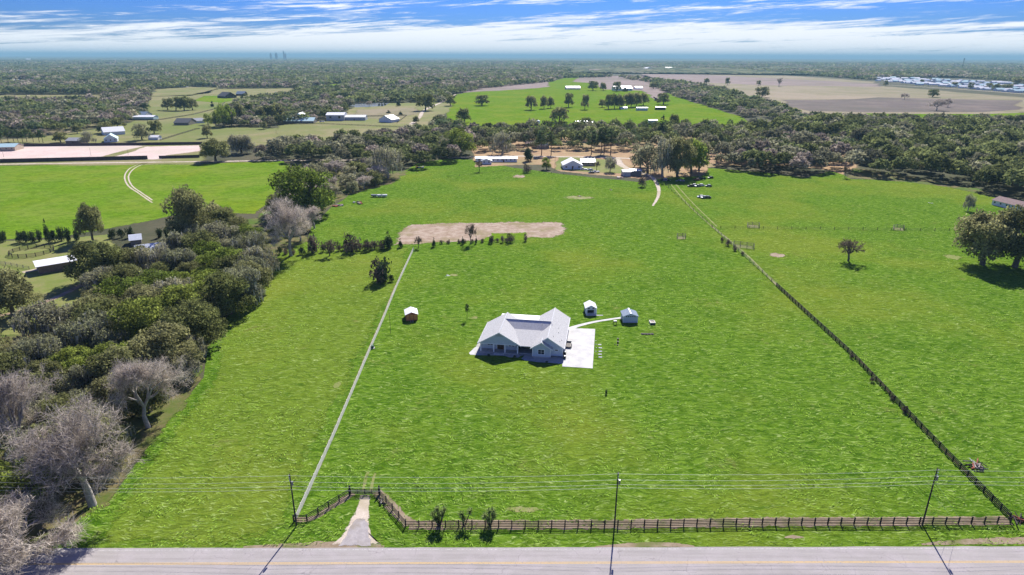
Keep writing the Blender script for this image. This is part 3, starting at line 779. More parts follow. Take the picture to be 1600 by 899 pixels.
TREES = []
def tree(key, p, r, h, label, group=None, cat='tree', rz=None):
    name, me, tm, mm, (R0, H0) = rnd.choice(PROTO[key])
    o = thing(name, label, cat, p, rnd.uniform(0, 6.283) if rz is None else rz, group)
    o.scale = (r / R0, r / R0, h / H0)
    link_mesh('crown' if cat == 'tree' else 'foliage', me, o)
    link_mesh('trunk' if cat == 'tree' else 'stem', tm, o)
    if mm: link_mesh('hanging_moss', mm, o)
    TREES.append(o); return o
def tree_px(key, x, y, w, top, label, group=None, cat='tree'):
    """trunk base at pixel x,y; crown w pixels wide, its top at pixel row top"""
    p = G(x, y); m = MPP(p)
    h = max(1.0, HT(p, top, x)); return tree(key, p, w * m / 2, h, label, group, cat)

# --- trees one can tell apart -------------------------------------------------
def T(*a, **k): return tree_px(*a, **k)
T('oak', 22, 494, 95, 425, 'live oak with dark trunk on the left lawn below the white barn roof')
T('bare', 145, 790, 170, 640, 'big pale leafless tree closest to the road at the left field corner')
T('bare', 232, 668, 120, 566, 'wide lilac grey leafless tree at the pasture edge behind the biggest bare one')
T('bare', 40, 720, 120, 590, 'leafless tree with mossy limbs at the left edge of the photo')
T('bare', 20, 900, 210, 792, 'pinkish leafless tree in the lower left corner beside the road')
T('mossy', -25, 862, 130, 790, 'mossy tree cut by the left edge just above the road')
T('green', 225, 545, 100, 462, 'bright green oak crown standing out of the mossy oaks')
T('oak', 305, 375, 82, 296, 'tall dark live oak at the top of the left belt beside the green field')
T('oak', 145, 376, 46, 318, 'dark oak between the hedge and the far green field on the left')
T('oak', 155, 440, 92, 378, 'spreading oak leaning over the end of the white barn roof')
T('green', 480, 335, 105, 256, 'bright green oak where the left belt meets the middle pasture')
T('bare', 455, 400, 75, 312, 'lilac leafless tree below the bright green oak')
T('sparse', 606, 278, 56, 224, 'domed grey tree standing clear at the top of the middle pasture')
T('oak', 1535, 414, 104, 330, 'big oak with pale trunk right of the small bare tree')
T('oak', 1585, 418, 110, 322, 'big dark oak at the right edge leaning beside its twin')
T('green', 1632, 405, 90, 335, 'big leafy oak cut off by the right edge behind the twin oaks')
T('bareshrub', 1325, 408, 42, 374, 'small round leafless tree standing alone in the right pasture')
T('sparse', 1512, 330, 18, 302, 'small bare brown tree near the blue walled house at right')
T('shrub', 600, 440, 40, 404, 'dark green thicket bush beside the pale board fence')
T('brush', 592, 441, 38, 401, 'brown leafless thicket overlapping the dark green one by the pale fence')
T('sapling', 730, 499, 9, 475, 'small round young tree with thin trunk left of the main house', cat='tree')
T('shrub', 612, 440, 16, 428, 'low dark shrub against the pale board fence', cat='shrub')
T('shrub', 947, 616, 8, 609, 'tiny green shrub in the lawn below the white driveway')
for (x, y, w, top, lab) in ((703.7, 165.5, 21, 149, 'lone oak on the hill pasture nearest the curving sand road'), (752.8, 165, 28, 149, 'lone wide oak in the middle of the hill pasture'),
        (664.7, 173, 34, 147, 'broad grey oak beside the dirt road at the left of the hill'), (726, 191.5, 28, 169, 'round oak at the lower left edge of the hill pasture'),
        (830, 172, 22, 149, 'leftmost tree of the three in a line on the hill'), (850, 170, 15, 149, 'middle tree of the three in a line on the hill'),
        (860.5, 169, 13, 151, 'right tree of the three in a line on the hill'), (888.4, 167.7, 19, 146, 'tall ragged tree alone in the centre of the hill pasture'),
        (913.7, 171.3, 15, 147, 'slim round tree alone right of the ragged one on the hill'), (874, 191, 34, 167, 'big dark oak at the foot of the hill pasture'),
        (926.7, 141.7, 20, 127, 'flat topped oak between the two white sheds on the hilltop'), (942.6, 141.7, 13, 129, 'small pale tree right of the flat topped hilltop oak'),
        (963.5, 143, 17, 128, 'round oak at the left end of the white hilltop barn'), (1036.5, 163.5, 26, 146, 'round oak above the small grey roofed shed on the hill'),
        (1021, 139, 15, 129, 'small oak right of the white hilltop outbuilding'), (1190, 152.5, 26, 136, 'lone round oak in the tan field at the right'),
        (1457, 152, 20, 140, 'lone flat topped oak in the pale field before the white roofed town')):
    T('oak_far', x, y, w, top, lab)
for (x, y, w, top) in ((950.5, 170.5, 17, 148), (960, 170, 17, 146), (968, 170, 18, 147), (978.7, 168, 20, 146), (986, 168, 18, 145), (994, 167, 20, 144), (1005, 165, 20, 145), (941, 168, 14, 156)):
    T('oak_far', x, y, w, top, 'dark oak in the close row behind the small white and blue hill sheds', 'oaks in a close row on the hill')
T('bare_far', 1463, 173, 26, 155, 'leafless tree in the purple brown field below the flat topped oak')
T('bare_far', 1481, 168, 16, 154, 'smaller leafless tree just right of the one in the purple brown field')
T('bare_far', 1217, 135, 12, 122, 'small bare tree on the far tan strip', 'bare trees on the far tan strip'); T('bare_far', 1413, 156, 12, 146, 'bare bush in the pale field left of the flat topped oak')
T('oak_far', 1104, 131, 11, 122, 'dark round tree left of its twin on the far lilac strip'); T('oak_far', 1137, 133, 9, 121, 'dark tree on the far lilac strip above the long tree belt')
T('oak_far', 1185, 134, 8, 126, 'smallest dark tree on the far lilac strip'); T('oak_far', 1384, 135, 8, 126, 'dark bush at the start of the white roofed town')
# left yards
for (x, y, w, top, k, lab) in ((121, 209, 16, 195, 'oak_far', 'round tree on the tan slope left of the white gabled farmhouse'), (165, 208, 30, 190, 'oak_far', 'wide dark tree behind the white gabled farmhouse'),
        (184, 200, 28, 184, 'oak_far', 'dark tree right behind the wide one near the white farmhouse'), (95, 223, 27, 207, 'oak_far', 'dark round tree left of the grey shed by the arena'),
        (137, 225, 28, 205, 'sparse', 'pale spreading tree between the grey shed and the white farmhouse'), (222, 219, 30, 193, 'mossy_far', 'grey tree over the right side of the white farmhouse'),
        (241, 209, 26, 188, 'oak_far', 'flat crowned oak above the tan paddock'), (226, 176, 20, 160, 'pine', 'dark pine behind the pale teal roof'),
        (324, 216, 19, 196, 'oak_far', 'lone tree in the olive paddock above the arena corner'), (332, 167, 7, 157, 'cedar', 'tiny dark tree on the green patch below the black roofed house'),
        (412, 202, 14, 190, 'oak_far', 'round dark bush in the olive field'), (337, 252, 50, 217, 'oak', 'large dark oak at the corner of the far green field'),
        (378, 240, 44, 209, 'mossy', 'grey oak group right of the corner oak'), (607, 177, 8, 172, 'cedar', 'small round tree left of two behind the white gable'),
        (626, 180, 7, 173, 'cedar', 'small round tree at the end of the hedge by the white gable'), (592.5, 166, 4, 160, 'cedar', 'left cedar of the tiny trio by the pond'),
        (597, 166, 4, 159, 'cedar', 'middle cedar of the tiny trio by the pond'), (601.5, 165, 4, 160, 'cedar', 'right cedar of the tiny trio by the pond'),
        (622.5, 166, 8, 156, 'cedar', 'single larger cedar right of the tiny trio'), (577, 167, 9, 158, 'bare_far', 'bare tree by the pond bank'), (650, 193, 13, 181, 'oak_far', 'dark tree beside the dirt road bend')):
    T(k, x, y, w, top, lab)
for i, x in enumerate(range(4, 74, 8)):
    T('pine', x + rnd.uniform(-2, 2), 223 + rnd.uniform(-2, 2), 12, 203 + rnd.uniform(-2, 3), 'young pine in the row behind the light roofed stable', 'young pines behind the stable')
for (x, y, w, top) in ((262, 172, 20, 153), (275, 173, 22, 152), (288, 173, 24, 150), (301, 172, 20, 153)):
    T('oak_far', x, y, w, top, 'dark oak in the tight clump in the middle of the olive fields', 'oak clump in the olive fields')
for (x, y, w, top) in ((325, 195, 16, 177), (338, 198, 22, 172), (350, 199, 24, 166), (362, 197, 22, 163), (345, 190, 20, 162), (374, 188, 20, 160), (392, 184, 18, 160), (408, 188, 22, 166), (425, 190, 26, 163), (437, 188, 24, 160), (385, 196, 0, 0)):
    if w: T('green_far' if x < 365 else 'oak_far', x, y, w, top, 'tree in the wood between the long dark roof and the parked cars', 'wood around the parked cars')
# middle belt behind the mobile home
for (x, y, w, top, k, lab) in ((846, 243, 22, 202, 'pine', 'tall pine behind the lone palm group'), (861, 243, 20, 204, 'pine', 'tall pine with long bare trunk left of the white house'),
        (924, 242, 22, 202, 'pine', 'tall pine directly behind the white house'), (939, 241, 20, 198, 'pine', 'tall pine left of three above the sand road'),
        (944, 240, 20, 196, 'pine', 'middle tall pine of three above the sand road'), (954, 243, 22, 199, 'pine', 'right tall pine of three above the sand road'),
        (1033, 222, 22, 178, 'cedar', 'dark narrow cypress like tree above the oak cluster'), (1053, 205, 20, 178, 'oak_far', 'dark tree left of the white pickup'),
        (825, 252, 18, 222, 'cedar', 'dark cone shaped tree right of the mobile home'), (854, 265, 18, 246, 'green', 'small round tree on the dry lawn left of the white house'),
        (953, 269, 20, 243, 'sparse', 'round grey tree on the dry lawn right of the white house'), (932, 266, 12, 252, 'bareshrub', 'small bare brown tree beside the white cars'),
        (785, 242, 46, 205, 'sparse', 'round grey tree behind the middle of the mobile home'), (720, 243, 52, 200, 'green', 'green oak behind the left end of the mobile home'),
        (749, 268, 12, 250, 'bareshrub', 'small bare bush in front of the mobile home'), (823, 270, 18, 254, 'brush', 'dark bush by the dirt patch right of the mobile home'),
        (1003, 292, 17, 272, 'brush', 'brown bush beside the grey shed at the farm track'), (1320, 278, 12, 258, 'bareshrub', 'thin bare tree at the left end of the right wood edge')):
    T(k, x, y, w, top, lab)
for (x, y, w, top, k) in ((1012, 270, 52, 222, 'mossy_far'), (1035, 276, 56, 214, 'sparse'), (1058, 276, 54, 216, 'oak'), (1080, 271, 50, 218, 'green_far'), (1000, 262, 40, 224, 'mossy_far'), (1092, 266, 40, 222, 'oak_far')):
    T(k, x, y, w, top, 'large mossy oak in the cluster right of the grey shed at the farm track', 'oak cluster beside the farm track')
# hedge between the pastures and along the tilled strip
for (x, y, w, top, k, lab) in ((550, 394, 36, 360, 'brush', 'large brown brush clump in the hedge left of the tilled strip'), (607, 388, 17, 360, 'cedar', 'dark cedar at the left end of the tilled strip'),
        (626, 387, 8, 372, 'cedar', 'small cedar just right of the dark one'), (654, 388, 14, 370, 'bareshrub', 'bare dark shrub at the top of the pale fence'),
        (678, 386, 7, 370, 'cedar', 'narrow cedar on the lower rim of the tilled strip'), (735, 382, 20, 350, 'bareshrub', 'tallest bare tree on the rim of the tilled strip'),
        (723, 382, 6, 369, 'cedar', 'tiny cedar left of the tallest bare one'), (744, 381, 5, 368, 'cedar', 'tiny cedar right of the tallest bare one'),
        (768, 380, 14, 366, 'brush', 'thin saplings left of the bare rim bush'), (785, 379, 10, 366, 'brush', 'thin sapling in the middle of the rim'),
        (797, 379, 18, 362, 'brush', 'bare bush right along the rim of the tilled strip'), (821, 377, 9, 364, 'brush', 'rightmost sapling on the tilled strip rim'),
        (490, 395, 30, 360, 'brush', 'tangled brown thicket at the left end of the hedge'), (515, 400, 26, 375, 'bareshrub', 'bare stems in the hedge beside the brown thicket'),
        (575, 392, 28, 374, 'brush', 'low brown brush left of the dark cedar')):
    T(k, x, y, w, top, lab, cat='shrub' if k in ('brush', 'bareshrub') else 'tree')
for i in range(16):
    x = 436 + i * 11.5 + rnd.uniform(-3, 3)
    T('brush' if i % 3 else 'shrub', x, 398 - i * .7 + rnd.uniform(-2, 2), 15 + rnd.uniform(-4, 5), 386 - i * .7 + rnd.uniform(-6, 3), 'low tangled shrub in the hedge left of the tilled strip', 'hedge shrubs left of the tilled strip', 'shrub')
for i in range(9):
    x = 690 + i * 13 + rnd.uniform(-4, 4)
    T('brush', x, 381 - i * .4, 9, 374 - i * .4, 'low weeds on the lower rim of the tilled strip', 'weeds on the tilled strip rim', 'shrub')
for i, x in enumerate((-20, 5, 32, 42, 52, 63, 86, 96, 108, 120, 175, 190, 205, 250, 262)):
    T('shrub', x, 378 - (6 if x > 160 else 0) + rnd.uniform(-2, 1), 18, 358 + rnd.uniform(-6, 4) - (4 if x > 160 else 0), 'dark shrub in the hedge between the left lawn and the green field', 'hedge shrubs on the left', 'shrub')
T('cedar', 77, 380, 12, 340, 'pointed brown green cedar rising from the left hedge')
for (x, y, w) in ((1345, 588, 0), (1362, 597, 11), (1394, 626, 11), (1413, 645, 14), (1330, 560, 10), (1128, 378, 10), (1137, 384, 13), (1148, 392, 10), (1160, 399, 8)):
    if w: T('brush', x, y, w, y - w * .9, 'dark dry bush grown into the diagonal black fence' if y > 500 else 'dark bush growing over the upper diagonal fence', 'bushes grown into the lower diagonal fence' if y > 500 else 'bushes on the upper diagonal fence', 'shrub')

# --- belts of many alike trees: the nearest ones are trees of their own ----------
def pip(poly, P):
    x, y = P[:, 0], P[:, 1]; ins = np.zeros(len(P), bool); n = len(poly)
    for i in range(n):
        x0, y0 = poly[i]; x1, y1 = poly[(i + 1) % n]
        if y0 == y1: continue
        c = ((y0 > y) != (y1 > y)) & (x < (x1 - x0) * (y - y0) / (y1 - y0) + x0); ins ^= c
    return ins
def wpoly(pts): return [(G(*p).x, G(*p).y) for p in pts]
def jgrid(poly, sp, seed):
    g = np.random.default_rng(seed); a = np.array(poly); lo = a.min(0); hi = a.max(0)
    xs = np.arange(lo[0], hi[0], sp); ys = np.arange(lo[1], hi[1], sp)
    P = np.stack(np.meshgrid(xs, ys), -1).astype(float); P[1::2, :, 0] += sp / 2
    P = P.reshape(-1, 2) + g.uniform(-.33, .33, (P.shape[0] * P.shape[1], 2)) * sp
    return P[pip(poly, P)]
BELTS = [
 ('the dense tree belt left of the pasture', [(-150, 830), (-150, 560), (70, 545), (135, 492), (185, 450), (215, 405), (285, 372), (335, 355), (395, 362), (418, 400), (396, 462), (334, 512), (342, 580), (297, 645), (240, 700), (195, 750), (60, 790)], 9.6,
  dict(oak=.36, mossy=.32, green=.24, sparse=.08), 8.8, 12),
 ('the grey wooded strip at the head of the left belt', [(425, 395), (425, 330), (445, 285), (520, 262), (620, 268), (590, 290), (550, 304), (505, 330), (492, 372), (455, 398)], 11, dict(mossy=.4, oak=.25, bare=.25, sparse=.1), 6.8, 9.5),
 ('the tree line along the gravel road', [(395, 252), (430, 232), (520, 226), (640, 216), (700, 212), (735, 216), (730, 238), (700, 258), (630, 266), (560, 262), (440, 252)], 13, dict(mossy=.42, oak=.3, green=.1, bare=.18), 7.5, 11),
 ('the trees around the hidden houses behind the sand road', [(738, 238), (735, 216), (830, 208), (1000, 206), (1110, 205), (1190, 206), (1200, 232), (1175, 252), (1105, 258), (1090, 240), (990, 236), (860, 236)], 13.5, dict(pine=.2, mossy=.25, oak=.3, green=.2, sparse=.05), 7.2, 12.5),
 ('the leafless grove right of the oak cluster', [(1118, 262), (1150, 245), (1200, 228), (1290, 234), (1318, 256), (1300, 268), (1255, 274), (1200, 272), (1150, 268)], 12.5, dict(bare=.15, sparse=.25, mossy=.35, oak=.25), 8.2, 12.5),
 ('the wood along the right pasture', [(1330, 272), (1345, 240), (1330, 225), (1200, 215), (1215, 205), (1260, 200), (1400, 200), (1600, 200), (1750, 200), (1800, 330), (1640, 318), (1560, 304), (1500, 292), (1440, 280), (1385, 278)], 14, dict(oak=.38, green=.34, mossy=.22, sparse=.06), 9.6, 14),
]
cand = []
for bi, (gname, px, sp, mixd, rr, hh) in enumerate(BELTS):
    for q in jgrid(wpoly(px), sp, 100 + bi):
        cand.append((math.hypot(q[0], q[1]), bi, q[0], q[1]))
placed = [(t.location.x, t.location.y, t.scale.x) for t in TREES if t['category'] == 'tree' and t.scale[0] > .5]
cand = [c for c in cand if all((c[2] - a) ** 2 + (c[3] - b) ** 2 > 30 for a, b, _ in placed)]
_roofgap = wpoly([(188, 430), (188, 372), (272, 368), (275, 428)])
cand = [c for c in cand if not pip(_roofgap, np.array([[c[2], c[3]]]))[0]]
cand.sort()
N_IND = 300 - sum(1 for t in TREES if t['category'] == 'tree')
WORD = dict(oak='dark green live oak', mossy='grey mossy oak', green='fresh green tree', bare='leafless lilac grey tree', sparse='pale thin crowned tree', pine='tall pine')
PLACE0 = ['of left belt near the road', 'of left belt behind bare trees', 'of left belt beside the barn', 'of left belt below green field']
PLACE = ['', 'in strip above brown thicket', 'in line along gravel road', 'behind the sand road', 'in grove right of oak cluster', 'in wood along right pasture']
LEFT_OVER = []
BELT_TREES = {}
for i, (d, bi, x, y) in enumerate(cand):
    gname, px, sp, mixd, rr, hh = BELTS[bi]
    rnd.seed(int(x * 31 + y * 17) & 0xffff)
    inview = abs(x) < 0.84 * y + 25
    k = rnd.choices(list(mixd), list(mixd.values()))[0]
    s = rnd.uniform(.58, 1.2)
    if inview and N_IND > 0:
        N_IND -= 1
        kk = k if d < 330 or k not in ('oak', 'green', 'mossy', 'bare') else k + '_far'
        sz = 'small ' if s < .78 else ('big ' if s > .98 else '')
        if bi == 0: where = PLACE0[min(3, int((d - 125) / 55))]
        else: where = PLACE[bi]
        if k == 'pine': o_ = tree('pine', (x, y, 0), 3.4 * s, 17 * s, 'pine', 'pines ' + where)
        else: o_ = tree(kk, (x, y, 0), rr * s * .95, hh * s, 'tree', WORD[k] + 's ' + where)
        BELT_TREES.setdefault((WORD[k], where), []).append(o_)
    elif inview: LEFT_OVER.append((x, y, rr * s * .9, hh * s, k))
print('individual trees', sum(1 for t in TREES if t['category'] == 'tree'), 'left over', len(LEFT_OVER))

ORD = 'first second third fourth fifth sixth seventh eighth ninth tenth eleventh twelfth thirteenth fourteenth fifteenth sixteenth seventeenth eighteenth nineteenth twentieth'.split()
for (w_, wh_), os_ in BELT_TREES.items():                       # each tree told apart by its row and its order from the left
    os_.sort(key=lambda o: o.location.length); nrow = max(1, math.ceil(len(os_) / 9)); per_ = math.ceil(len(os_) / nrow)
    for r_i in range(nrow):
        row = sorted(os_[r_i * per_:(r_i + 1) * per_], key=lambda o: o.location.x / o.location.y)
        rw = '' if nrow == 1 else (' in front row' if r_i == 0 else (' in back row' if r_i == nrow - 1 else ' in %s row' % ORD[r_i]))
        for i, o in enumerate(row):
            o['label'] = ' '.join((('' if len(row) == 1 and nrow == 1 else ORD[min(i, 19)] + ' ') + w_ + ('' if len(row) == 1 else ' from left') + rw + ' ' + wh_).split()[:16])

# --- the woods nobody could count ----------------------------------------------
FAR_OPEN = [[(225, 152), (240, 140), (300, 136), (345, 137), (330, 146), (300, 150)], [(20, 112), (60, 110), (130, 112), (60, 115)], [(150, 118), (230, 115), (260, 118), (190, 122)], [(560, 137), (610, 133), (700, 128), (690, 133), (600, 140)],
            [(380, 112), (430, 110), (470, 112), (420, 114)], [(630, 104), (720, 103), (740, 105), (650, 106)], [(1150, 108), (1260, 107), (1300, 109), (1180, 111)], [(330, 104), (380, 103), (400, 105)], [(120, 103), (200, 102), (190, 104.5)], [(860, 108), (900, 104), (960, 104), (950, 109)]]
for q_ in FAR_OPEN: sheet('field', q_, M['tan' if q_[0][0] not in (225, 560) else 'olive'], .02, soft=12, seg=40, jit=8)
CLEAR = [wpoly(p) for p in [HILL, YARD, EASTYARD,
    [(995, 107), (1100, 109), (1200, 114), (1370, 126), (1600, 147), (1900, 165), (1900, 197), (1540, 190), (1350, 192), (1260, 187), (1225, 174), (1180, 160), (1130, 144), (1060, 130), (1000, 126)],
    [(-300, 162), (-300, 150), (160, 148), (165, 160)], [(480, 141), (486, 134), (530, 131), (548, 133), (522, 141)], [(505, 116), (560, 112), (578, 113), (520, 118)],
    [(1365, 140), (1365, 122), (1500, 122), (1700, 134), (1700, 160)], [(700, 214), (700, 262), (-300, 262), (-300, 214)], [(0, 131), (0, 127), (60, 127), (60, 131)], [(885, 116), (900, 108), (960, 109), (1000, 110), (1000, 124)],
    [(1190, 204), (1150, 190), (1190, 182), (1240, 194), (1235, 204)]] + FAR_OPEN]
def in_clear(P):
    m = np.zeros(len(P), bool)
    for c in CLEAR: m |= pip(c, P)
    return m
def band(d0, d1, sp, seed):
    g = np.random.default_rng(seed); W = d1 * .92
    xs = np.arange(-W, W, sp); ys = np.arange(d0 * .7, d1, sp)
    P = np.stack(np.meshgrid(xs, ys), -1); P[1::2, :, 0] += sp / 2; P = P.reshape(-1, 2) + g.uniform(-.38, .38, (len(xs) * len(ys), 2)) * sp
    d = np.hypot(P[:, 0], P[:, 1])
    P = P[(d >= d0) & (d < d1) & (np.abs(P[:, 0]) < .9 * P[:, 1])]
    return P[~in_clear(P)]
def vnoise(P, s, seed):
    g = np.random.default_rng(seed); t = g.random((256, 256)); q = P / s + 1000
    i = np.floor(q).astype(int); f = q - i; f = f * f * (3 - 2 * f)
    a = t[i[:, 0] % 256, i[:, 1] % 256]; b = t[(i[:, 0] + 1) % 256, i[:, 1] % 256]; c = t[i[:, 0] % 256, (i[:, 1] + 1) % 256]; d = t[(i[:, 0] + 1) % 256, (i[:, 1] + 1) % 256]
    return (a * (1 - f[:, 0]) + b * f[:, 0]) * (1 - f[:, 1]) + (c * (1 - f[:, 0]) + d * f[:, 0]) * f[:, 1]
PAL = np.array([(0.155, 0.178, 0.068), (0.205, 0.230, 0.085), (0.245, 0.240, 0.150), (0.310, 0.262, 0.215), (0.120, 0.155, 0.072), (0.275, 0.245, 0.165)])
def crowns(P, r, h, kind, k, size):
    """k triangles of foliage for each tree"""
    g = rng; n = len(P)
    d = g.normal(size=(n, k, 3)); d /= np.linalg.norm(d, axis=2, keepdims=True); d[..., 2] = np.abs(d[..., 2]) * 1.25 - .25
    lump = 1 + .22 * np.sin(d[..., 0] * 7 + g.uniform(0, 6, (n, 1))) * np.sin(d[..., 1] * 6 + g.uniform(0, 6, (n, 1)))
    rad = g.uniform(.72, 1.0, (n, k)) * lump
    c = d * rad[..., None] * np.stack([r, r, h * .42], 1)[:, None, :]
    c[..., 2] += (h * .58)[:, None]; c[..., :2] += P[:, None, :]
    c = c.reshape(-1, 3); m = len(c)
    a, b = rand_frames(m, 0.9); s = (np.repeat(size * r, k) * g.uniform(.7, 1.3, m))[:, None]
    v = np.stack([c - a * s - b * s * .6, c + a * s - b * s * .6, c + b * s], 1).reshape(-1, 3)
    col = PAL[kind] * g.uniform(.6, 1.45, (n, 1))
    col = np.repeat(col, k, 0) * g.uniform(.65, 1.4, (m, 1))
    return v, col
VV, CC = [], []
def add_band(P, k, size, rr, seed, given=None):
    if not len(P): return
    g = np.random.default_rng(seed); n = len(P)
    lo = vnoise(P, 160, 5); hi = vnoise(P, 45, 6)
    kind = np.where(lo + .3 * hi > .82, g.choice([3, 0, 5, 2], n), np.where(lo > .45, g.choice([0, 1, 4, 2, 3], n), g.choice([0, 4, 1, 2, 0], n)))
    r = rr * g.uniform(.7, 1.25, n); h = (8.0 + 5.0 * hi + 3.5 * (vnoise(P, 300, 8) - .4)) * g.uniform(.65, 1.25, n)
    v, c = crowns(P, r, h, kind, k, size); VV.append(v); CC.append(c)
lo_ = np.array([(a, b) for a, b, *_ in LEFT_OVER]) if LEFT_OVER else np.zeros((0, 2))
if len(lo_):
    r_ = np.array([x[2] for x in LEFT_OVER]) * 1.08; h_ = np.array([x[3] for x in LEFT_OVER]) * 1.12
    kd = np.array([{'oak': 0, 'green': 1, 'mossy': 2, 'bare': 3, 'sparse': 2, 'pine': 4}[x[4]] for x in LEFT_OVER])
    r_ = np.where(kd == 4, 4, r_); v, c = crowns(lo_, r_, h_, kd, 420, .125); VV.append(v); CC.append(c)
B1 = band(620, 1150, 13.5, 1); B1 = B1[~np.array([False] * len(B1))]
belt_w = [wpoly(b[1]) for b in BELTS]
mk = np.zeros(len(B1), bool)
for b in belt_w: mk |= pip(b, B1)
add_band(B1[~mk], 140, .19, 7.6, 11)
add_band(band(1150, 2000, 15, 2), 50, .31, 8.6, 12)
add_band(band(2000, 3600, 19, 3), 20, .45, 11.0, 13)
add_band(band(3600, 6500, 30, 4), 18, .5, 15.0, 14)
add_band(band(6500, 11000, 55, 15), 16, .5, 26.0, 15)
V = np.concatenate(VV); Cc = np.concatenate(CC)
print('woods triangles', len(V) // 3)
# the woods' ground-cover sheet beyond the last counted crowns: rolling canopy
wm = np_mesh('woods', V, 3, M['woods'], {'hue': Cc})
wo_ = link_mesh('woods', wm); tag(wo_, 'unbroken woods reaching from behind the farms to the horizon', 'woods', kind='stuff')
def canopy():
    t = NT('distant canopy'); p = t.pos((1, .45, 1), src='pos')
    a = t.noise(p, .012, 6, .7).outputs[0]; b = t.noise(p, .0022, 5, .6).outputs[0]
    col = t.mix(t.mapr(a, .42, .58), (0.030, 0.048, 0.016), (0.15, 0.155, 0.07)); col = t.mix(t.mapr(b, .5, .66, 0, .6), col, (0.19, 0.155, 0.12))
    m = t.done(t.principled(col, .95, 0, a, 1.0, 6.0, .05))
    rs = [3450]; 
    while rs[-1] < 80000: rs.append(rs[-1] * (1.012 if rs[-1] < 9000 else 1.03))
    A = np.linspace(-.86, .86, 620); g = np.random.default_rng(3); vs = []
    rs = np.array(rs); RR, AA = np.meshgrid(rs, A, indexing='ij'); X = RR * np.sin(AA); Yy = RR * np.cos(AA)
    P = np.stack([X.ravel(), Yy.ravel()], 1)
    Z = 3 + 5 * g.random(len(P)) + 8 * vnoise(P, 700, 21) * (RR.ravel() / 4500).clip(0, 2)
    vs = np.column_stack([P, Z]); n = len(A)
    f = [(i * n + j, (i + 1) * n + j, (i + 1) * n + j + 1, i * n + j + 1) for i in range(len(rs) - 1) for j in range(n - 1)]
    me = bpy.data.meshes.new('distant_woods'); me.from_pydata(vs.tolist(), [], f); me.materials.append(m); me.update()
    tag(link_mesh('distant_woods', me), 'hazy blue green woods in the last stretch before the horizon', 'woods', kind='stuff')
canopy()

